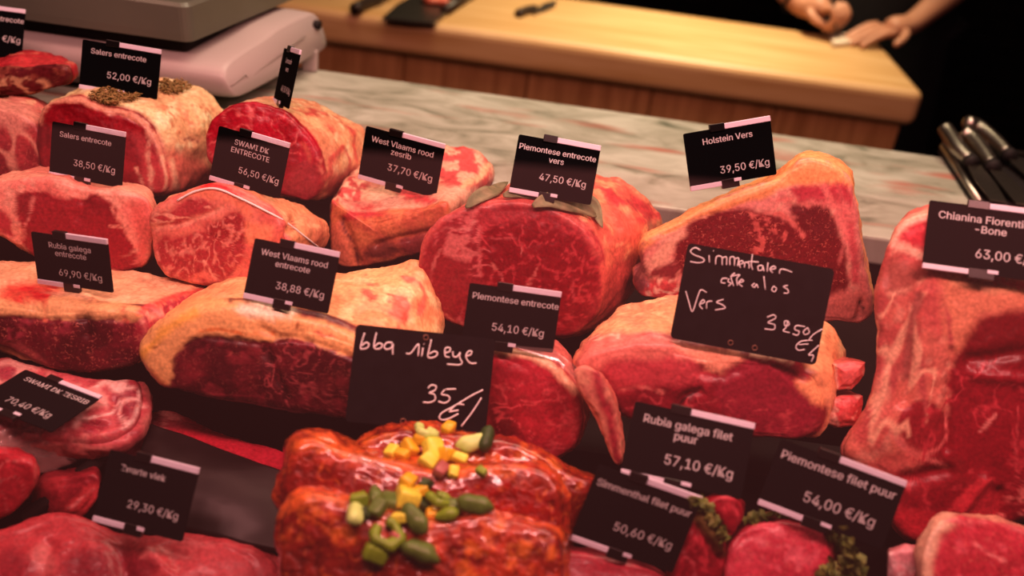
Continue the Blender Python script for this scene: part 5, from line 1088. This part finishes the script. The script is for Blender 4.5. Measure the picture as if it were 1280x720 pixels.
# parsley around the fillet medallion
def frill(name, line, n, label, spread, keys=None, seed=4, y=.6, size=.006):
    r_ = random.Random(seed); parts = []
    pts = smooth_open(line, 10)
    for _ in range(n):
        p = pts[r_.randrange(len(pts))]; p = (p[0] + r_.uniform(-spread, spread), p[1] + r_.uniform(-spread, spread))
        q = onsurf(p, .002); c = q[0] if q is not None and abs(q[0][1] - y) < .08 else at_y(p, y)
        c = c + np.array([0, -.002, r_.uniform(0, .004)])
        a = norm([r_.uniform(-1, 1), r_.uniform(-1, 1), r_.uniform(-.2, 1)]); b2 = norm(np.cross(a, [r_.uniform(-1, 1), .3, r_.uniform(-1, 1)]))
        s = size * r_.uniform(.5, 1.2)
        V = [c - a * s, c + b2 * s * .5 - a * s * .2, c + b2 * s * .7 + a * s * .5, c + a * s, c - b2 * s * .7 + a * s * .5, c - b2 * s * .5 - a * s * .2, c + np.cross(a, b2) * s * .3]
        parts.append((V, [(0, 1, 6), (1, 2, 6), (2, 3, 6), (3, 4, 6), (4, 5, 6), (5, 0, 6)]))
    V, Fc = merge(parts); o = mesh_obj(name, V, Fc, M['parsley'], smooth=False); return tag(o, label, 'herbs', kind='stuff')
frill('parsley', [(1036, 668), (1048, 672), (1056, 690), (1064, 705), (1068, 722), (1045, 725), (1028, 712)], 260, 'chopped parsley on the right rim of the pink fillet medallion', 9, y=.6)
frill('parsley', [(935, 652), (960, 647), (990, 645), (1020, 652), (1036, 666)], 110, 'thin line of chopped parsley along the top rim of the medallion', 3, seed=6, y=.605)
frill('parsley', [(866, 628), (880, 632), (893, 655), (902, 672)], 60, 'browned herb sprig on the dark wrinkled fillet chunk', 5, seed=8, y=.61)
# toppings on the marinated meat
TM = {'y': simple('yellow pepper', alb((230, 172, 62), .9), .3, noise=.15, nscale=120), 'o': simple('orange pepper', alb((228, 142, 34), .85), .3, noise=.15, nscale=120), 'p': simple('pale corn yellow', alb((216, 190, 110), .8), .35, noise=.15, nscale=120),
      'g': simple('green bean', alb((122, 118, 52), .55), .35, noise=.25, nscale=120), 'l': simple('lime green pepper', alb((160, 150, 40), .55), .35, noise=.2, nscale=120), 'd': simple('dark green herb', alb((66, 76, 30), .6), .5, noise=.4, nscale=200), 'r': simple('pink onion', alb((206, 90, 84), .6), .35, noise=.2, nscale=120)}
def topping(p, kind, s, shape):
    q = onsurf(p, .001, BQ)
    if q is None: return
    c, nn = q; r_ = random.Random(int(p[0] * 31 + p[1]))
    bm = bmesh.new(); sz = s / 1150 / 2 * (.86 if p[1] < 600 else .84)
    if shape == 'c':
        add_box(bm, (-sz, -sz * .8, -sz * .7), (sz, sz * .8, sz * .7), sz * .35, 3)
    elif shape == 'b':
        bmesh.ops.create_icosphere(bm, subdivisions=3, radius=sz)
        for v in bm.verts: v.co.x *= 1.35; v.co.y *= .75; v.co.z *= .7
    elif shape == 's':   # hollow slice
        V, Fc = tube([(sz * .75 * math.cos(t), sz * .75 * math.sin(t), 0) for t in np.linspace(0, 2 * math.pi * .86, 22)], sz * .38, 8)
        vs = [bm.verts.new(v) for v in V]; [bm.faces.new([vs[i] for i in f]) for f in Fc]
    else:
        bmesh.ops.create_icosphere(bm, subdivisions=3, radius=sz)
        for v in bm.verts: v.co *= 1 + .35 * math.sin(v.co.x * 900 + 3) * math.sin(v.co.y * 1100) 
    for v in bm.verts: v.co *= 1 + .08 * math.sin(v.co.x * 400 + p[0]) + .08 * math.cos(v.co.y * 500 + p[1])
    o = bm_obj({'c': 'pepper_cube', 'b': 'bean_piece', 's': 'scallion_ring', 'h': 'herb_sprig'}[shape], bm, TM[kind], smooth=True)
    o.location = Vector(c) + Vector(nn) * sz * .45; o.rotation_euler = (r_.uniform(-.5, .5), r_.uniform(-.5, .5), r_.uniform(0, 3))
    top = p[1] < 606
    nmc = {'y': 'yellow', 'o': 'orange', 'p': 'pale yellow', 'g': 'green', 'l': 'lime green', 'd': 'dark green', 'r': 'pink'}[kind]
    wh = {'c': 'pepper cube', 'b': 'bean piece', 's': 'scallion ring', 'h': 'herb sprig'}[shape]
    pl = 'in the upper cluster on the rear marinated rib eye' if top else 'in the lower cluster on the front marinated rib eyes'
    tag(o, f'{nmc} {wh} {pl}', wh.split()[-1] if shape != 'c' else 'pepper', f'{nmc} {wh}s, {"upper" if top else "lower"} cluster')
BQ = [k for k in BVH if k.startswith('marinated')]
for p, k, s, sh in [((531, 545), 'p', 26, 's'), ((561, 541), 'o', 19, 'c'), ((514, 560), 'o', 20, 'c'), ((541, 566), 'y', 30, 'c'), ((526, 552), 'o', 18, 'c'), ((556, 575), 'o', 22, 'c'), ((536, 582), 'y', 20, 'c'), ((576, 578), 'y', 16, 'c'), ((588, 558), 'p', 28, 'b'), ((598, 534), 'd', 30, 'h'), ((608, 553), 'd', 26, 'b'), ((489, 569), 'y', 16, 'c'), ((501, 573), 'o', 15, 'c'), ((552, 590), 'r', 18, 'c'), ((566, 592), 'y', 14, 'c'), ((530, 562), 'r', 12, 'c'), ((602, 590), 'l', 12, 'c'), ((574, 560), 'r', 16, 'c')]:
    topping(p, k, s, sh)
for p, k, s, sh in [((511, 604), 'o', 22, 'c'), ((510, 624), 'y', 34, 'c'), ((526, 614), 'o', 18, 'c'), ((489, 632), 'g', 28, 'c'), ((467, 628), 'g', 24, 'b'), ((445, 645), 'p', 26, 'b'), ((447, 630), 'l', 20, 'c'), ((470, 640), 'g', 20, 'c'), ((519, 653), 'g', 30, 'b'), ((549, 626), 'l', 28, 's'), ((542, 642), 'o', 20, 'c'), ((560, 650), 'l', 22, 'b'), ((566, 632), 'g', 24, 'b'), ((595, 641), 'g', 32, 'b'), ((484, 668), 'l', 34, 's'), ((470, 692), 'l', 24, 'c'), ((525, 690), 'g', 32, 'b'), ((498, 672), 'r', 18, 'c'), ((528, 632), 'd', 18, 'c'), ((533, 608), 'd', 14, 'h'), ((500, 650), 'y', 16, 'c'), ((456, 640), 'd', 14, 'h')]:
    topping(p, k, s, sh)
# ------------------------------------------------------------------ light
def area(name, loc, target, sx, sy, power, col, spread=180):
    l = bpy.data.lights.new(name, 'AREA'); l.shape = 'RECTANGLE'; l.size = sx; l.size_y = sy; l.energy = power; l.color = col; l.spread = math.radians(spread)
    o = bpy.data.objects.new(name, l); COL.objects.link(o); o.location = loc
    o.rotation_euler = (Vector(target) - Vector(loc)).to_track_quat('-Z', 'Y').to_euler(); return o
area('counter_lamp', (0.05, 0.42, 0.95), (0.05, 0.82, 0.0), 1.6, .12, 14.5, (1, .43, .40))
area('case_lamp', (0.0, 1.22, 0.95), (0.0, 0.88, 0.0), 1.8, .2, 7, (1, .47, .40))
area('ceiling_spot', (0.5, 2.45, 1.5), (0.3, 2.5, ZT), .5, .3, 9.5, (1, .82, .54), 70)
area('ledge_spot', (0.2, 1.55, 1.3), (0.15, 1.44, 0), 1.4, .15, 4.2, (1, .82, .58), 90)
for i_, (lx, ly, lz) in enumerate(((-.45, .30, 1.25), (-.08, .24, 1.35), (.30, .30, 1.25), (.62, .38, 1.2))):
    area('sparkle_light', (lx, ly, lz), (lx * .8, .75, -.05), .03, .03, .7, (1, .60, .55))  # small unseen lamps added to put sparkles on the meat
w = bpy.data.worlds.new('w'); SC.world = w; w.use_nodes = True; w.node_tree.nodes['Background'].inputs[0].default_value = (.6, .36, .34, 1); w.node_tree.nodes['Background'].inputs[1].default_value = .05
# ================================================================== butcher behind the block
skin = simple('warm skin', (.50, .25, .16), .5, noise=.12, nscale=40)
cloth = simple('black cotton', (.010, .009, .010), .85, noise=.3, nscale=60)
hairm = simple('dark hair', (.02, .012, .008), .6)
class Graph:
    def __init__(s): s.v, s.r, s.e, s.roots = [], [], [], []
    def add(s, p, r, par=None):
        s.v.append(tuple(map(float, p))); s.r.append(r); i = len(s.v) - 1
        if par is None: s.roots.append(i)
        else: s.e.append((par, i))
        return i
    def chain(s, par, items):
        for p, r in items: par = s.add(p, r, par)
        return par
    def build(s, name, mat, parent, lv=2):
        me = bpy.data.meshes.new(name); me.from_pydata(s.v, s.e, []); me.update()
        o = bpy.data.objects.new(name, me); COL.objects.link(o)
        md = o.modifiers.new('skin', 'SKIN'); md.use_smooth_shade = True
        if not me.skin_vertices: 
            bm = bmesh.new(); bm.from_mesh(me); bm.verts.layers.skin.verify(); bm.to_mesh(me); bm.free()
        for i, sv in enumerate(me.skin_vertices[0].data):
            sv.radius = (s.r[i], s.r[i]); sv.use_root = i in s.roots
        sd = o.modifiers.new('sub', 'SUBSURF'); sd.levels = lv; sd.render_levels = lv
        dg = bpy.context.evaluated_depsgraph_get(); dg.update()
        m2 = bpy.data.meshes.new_from_object(o.evaluated_get(dg)); bpy.data.objects.remove(o); bpy.data.meshes.remove(me)
        m2.name = name; m2.polygons.foreach_set('use_smooth', [True] * len(m2.polygons)); m2.materials.clear(); m2.materials.append(mat)
        o = bpy.data.objects.new(name, m2); COL.objects.link(o)
        if parent is not None: o.parent = parent; o.matrix_parent_inverse = mw(parent).inverted()
        return o
py_ = 2.98
cx_ = at_y((1092, 20), py_)[0]
FZ = -1.0
X = lambda dx, dy, z: np.array([cx_ + dx, py_ + dy, z])
g = Graph()
pel = g.add(X(0, 0, FZ + .95), .135)
sp = g.chain(pel, [(X(0, .0, FZ + 1.10), .125), (X(0, -.03, FZ + 1.28), .14), (X(0, -.05, FZ + 1.42), .12)])
nk = g.chain(sp, [(X(0, -.06, FZ + 1.50), .055), (X(0, -.09, FZ + 1.56), .052)])
hd = g.chain(nk, [(X(0, -.11, FZ + 1.63), .078), (X(0, -.115, FZ + 1.70), .088), (X(0, -.10, FZ + 1.755), .070)])
for s_x in (-1, 1):
    g.chain(pel, [(X(.10 * s_x, 0, FZ + .86), .095), (X(.11 * s_x, -.01, FZ + .50), .060), (X(.115 * s_x, .01, FZ + .12), .042), (X(.12 * s_x, -.02, FZ + .045), .040), (X(.125 * s_x, -.16, FZ + .03), .030)])
zt = ZT
# his right arm (left in the photo): closed hand resting on the block
W1 = at_y((1001, 12), 2.64); K1 = at_y((1044, 14), 2.585); W1[2] = max(W1[2], zt + .055); K1[2] = zt + .078
sh1 = X(-.19, -.04, FZ + 1.40); el1 = at_y((938, -70), 2.86)
a = g.chain(sp, [(sh1, .062), ((sh1 + el1) / 2, .050), (el1, .043), ((el1 * .5 + W1 * .5), .042), (W1, .029)])
pm = g.chain(a, [(W1 * .6 + K1 * .4, .034), (K1 * .85 + W1 * .15, .033)])
h1 = norm(K1 - W1)
dn = np.array([0, 0, -1.0]); sd1 = norm(np.cross(h1, dn)); sd1 = sd1 if sd1[1] < 0 else -sd1
for i, (o_, L_) in enumerate(((-.034, .95), (-.011, 1.05), (.012, 1.0), (.034, .82))):
    r0 = K1 + sd1 * o_ - h1 * .008
    i0 = g.add(r0 - h1 * .02, .012, None)
    g.chain(i0, [(r0 + h1 * .014 + np.array([0, 0, .004]), .0115), (r0 + h1 * .034 * L_ + dn * .022, .0105), (r0 + h1 * .020 * L_ + dn * .050 * L_, .0095), (r0 - h1 * .004 + dn * .056 * L_, .0085)])
th = K1 * .35 + W1 * .65 + sd1 * .030
i0 = g.add(th, .014, None); g.chain(i0, [(th + h1 * .022 + sd1 * .014 + dn * .018, .0125), (th + h1 * .045 + sd1 * .010 + dn * .034, .011), (th + h1 * .062 + sd1 * .0 + dn * .040, .009)])
# his left arm (right in the photo): open hand flat on the paper
W2 = at_y((1140, 22), 2.63); K2 = at_y((1102, 34), 2.59); W2[2] = zt + .050; K2[2] = zt + .040
sh2 = X(.19, -.04, FZ + 1.40); el2 = at_y((1235, -48), 2.86)
a = g.chain(sp, [(sh2, .062), ((sh2 + el2) / 2, .050), (el2, .043), ((el2 * .5 + W2 * .5), .041), (W2, .029)])
g.chain(a, [(W2 * .6 + K2 * .4, .032), (K2 * .85 + W2 * .15, .031)])
h2 = norm(K2 - W2); sd2 = norm(np.cross(h2, dn)); sd2 = sd2 if sd2[1] < 0 else -sd2
for i, (o_, L_) in enumerate(((-.034, .85), (-.011, 1.0), (.012, 1.05), (.034, .92))):
    r0 = K2 + sd2 * o_
    i0 = g.add(r0 - h2 * .022, .0115, None)
    g.chain(i0, [(r0 + h2 * .014, .0112), (r0 + h2 * .046 * L_ + dn * .008, .010), (r0 + h2 * .074 * L_ + dn * .018, .009), (r0 + h2 * .092 * L_ + dn * .026, .0078)])
th = K2 * .4 + W2 * .6 + sd2 * .030
i0 = g.add(th, .014, None); g.chain(i0, [(th + h2 * .020 + sd2 * .022 + dn * .008, .012), (th + h2 * .045 + sd2 * .034 + dn * .015, .0105), (th + h2 * .062 + sd2 * .036 + dn * .020, .009)])
per = empty('person', X(0, 0, FZ), 'person in black clothes leaning over the wooden block with both hands on it', 'person')
g.build('body', skin, per)
# nose, ears and eyes as small parts of the face
for nm, p, r, mt in (('nose', X(0, -.205, FZ + 1.665), (.014, .02, .022), skin), ('ear', X(-.088, -.10, FZ + 1.67), (.012, .022, .032), skin), ('ear', X(.088, -.10, FZ + 1.67), (.012, .022, .032), skin), ('eye', X(-.032, -.185, FZ + 1.695), (.012, .010, .008), hairm), ('eye', X(.032, -.185, FZ + 1.695), (.012, .010, .008), hairm), ('mouth', X(0, -.188, FZ + 1.628), (.024, .008, .006), simple('lips', (.45, .16, .12), .5))):
    bm = bmesh.new(); bmesh.ops.create_uvsphere(bm, u_segments=16, v_segments=10, radius=1)
    for v in bm.verts: v.co = Vector((v.co.x * r[0], v.co.y * r[1], v.co.z * r[2])) + Vector(p)
    bm_obj(nm, bm, mt, per, smooth=True)
bm = bmesh.new(); bmesh.ops.create_uvsphere(bm, u_segments=24, v_segments=14, radius=1)
for v in list(bm.verts):
    if v.co.z < -.1 and v.co.y < .1 or v.co.z < -.6: bm.verts.remove(v)
for v in bm.verts: v.co = Vector((v.co.x * .097, v.co.y * .108, v.co.z * .085)) + Vector(X(0, -.095, FZ + 1.73))
bm_obj('hair', bm, hairm, per, smooth=True)
g = Graph()
a0 = g.add(X(0, 0, FZ + .93), .165); s2 = g.chain(a0, [(X(0, 0, FZ + 1.10), .150), (X(0, -.03, FZ + 1.28), .160), (X(0, -.05, FZ + 1.42), .132)])
for sh, el in ((sh1, el1), (sh2, el2)): g.chain(s2, [(sh, .078), (sh * .45 + el * .55, .066)])
g.build('t_shirt', cloth, per)
g = Graph(); a0 = g.add(X(0, 0, FZ + .94), .155)
for s_x in (-1, 1): g.chain(a0, [(X(.10 * s_x, 0, FZ + .85), .115), (X(.11 * s_x, -.01, FZ + .50), .080), (X(.115 * s_x, .01, FZ + .10), .065)])
g.build('trousers', cloth, per)
# apron hanging in front, down past the end of the block
V = []
for i in range(12):
    t = i / 11; z = FZ + 1.30 - t * .85
    for k in range(13):
        s = (k - 6) / 6; V.append(X(s * (.15 + .10 * t), -.215 + .10 * s * s, z))
Fc = [(i * 13 + k, i * 13 + k + 1, (i + 1) * 13 + k + 1, (i + 1) * 13 + k) for i in range(11) for k in range(12)]
o = mesh_obj('apron', V, Fc, cloth, per); md = o.modifiers.new('t', 'SOLIDIFY'); md.thickness = .004
wb = W1 * .9 + el1 * .1; ax = norm(W1 - el1); u_ = norm(np.cross(ax, [0, 0, 1])); v_ = np.cross(ax, u_)
V, Fc = tube([wb + (u_ * math.cos(t) + v_ * math.sin(t)) * .034 for t in np.linspace(0, 2 * math.pi, 24)], .005, 8); mesh_obj('wristband', V, Fc, cloth, per)
# small sheet of paper between the hands, with a thin pen
paper = simple('white paper', (.62, .52, .42), .8)
q = [at_z(p, ZT) for p in ((1036, 48), (1082, 44), (1088, 55), (1040, 60))]
bm = bmesh.new(); vs = [bm.verts.new((*p[:2], ZT + .001)) for p in q]; f = bm.faces.new(vs); e = bmesh.ops.extrude_face_region(bm, geom=[f])
for v in [x for x in e['geom'] if isinstance(x, bmesh.types.BMVert)]: v.co.z += .010
bmesh.ops.recalc_face_normals(bm, faces=bm.faces[:]); o = bm_obj('notepad', bm, paper); tag(o, 'small white notepad under the person\'s hands on the wooden block', 'notepad')
tip = K1 + h1 * .03 + dn * .068 + sd1 * .02
V, Fc = tube([tip, tip - h1 * .03 + sd1 * .02 + np.array([0, 0, .10])], [.0025, .004], 8); o = mesh_obj('pen', V, Fc, M['clip']); tag(o, 'thin dark pen held in the person\'s closed hand', 'pen')
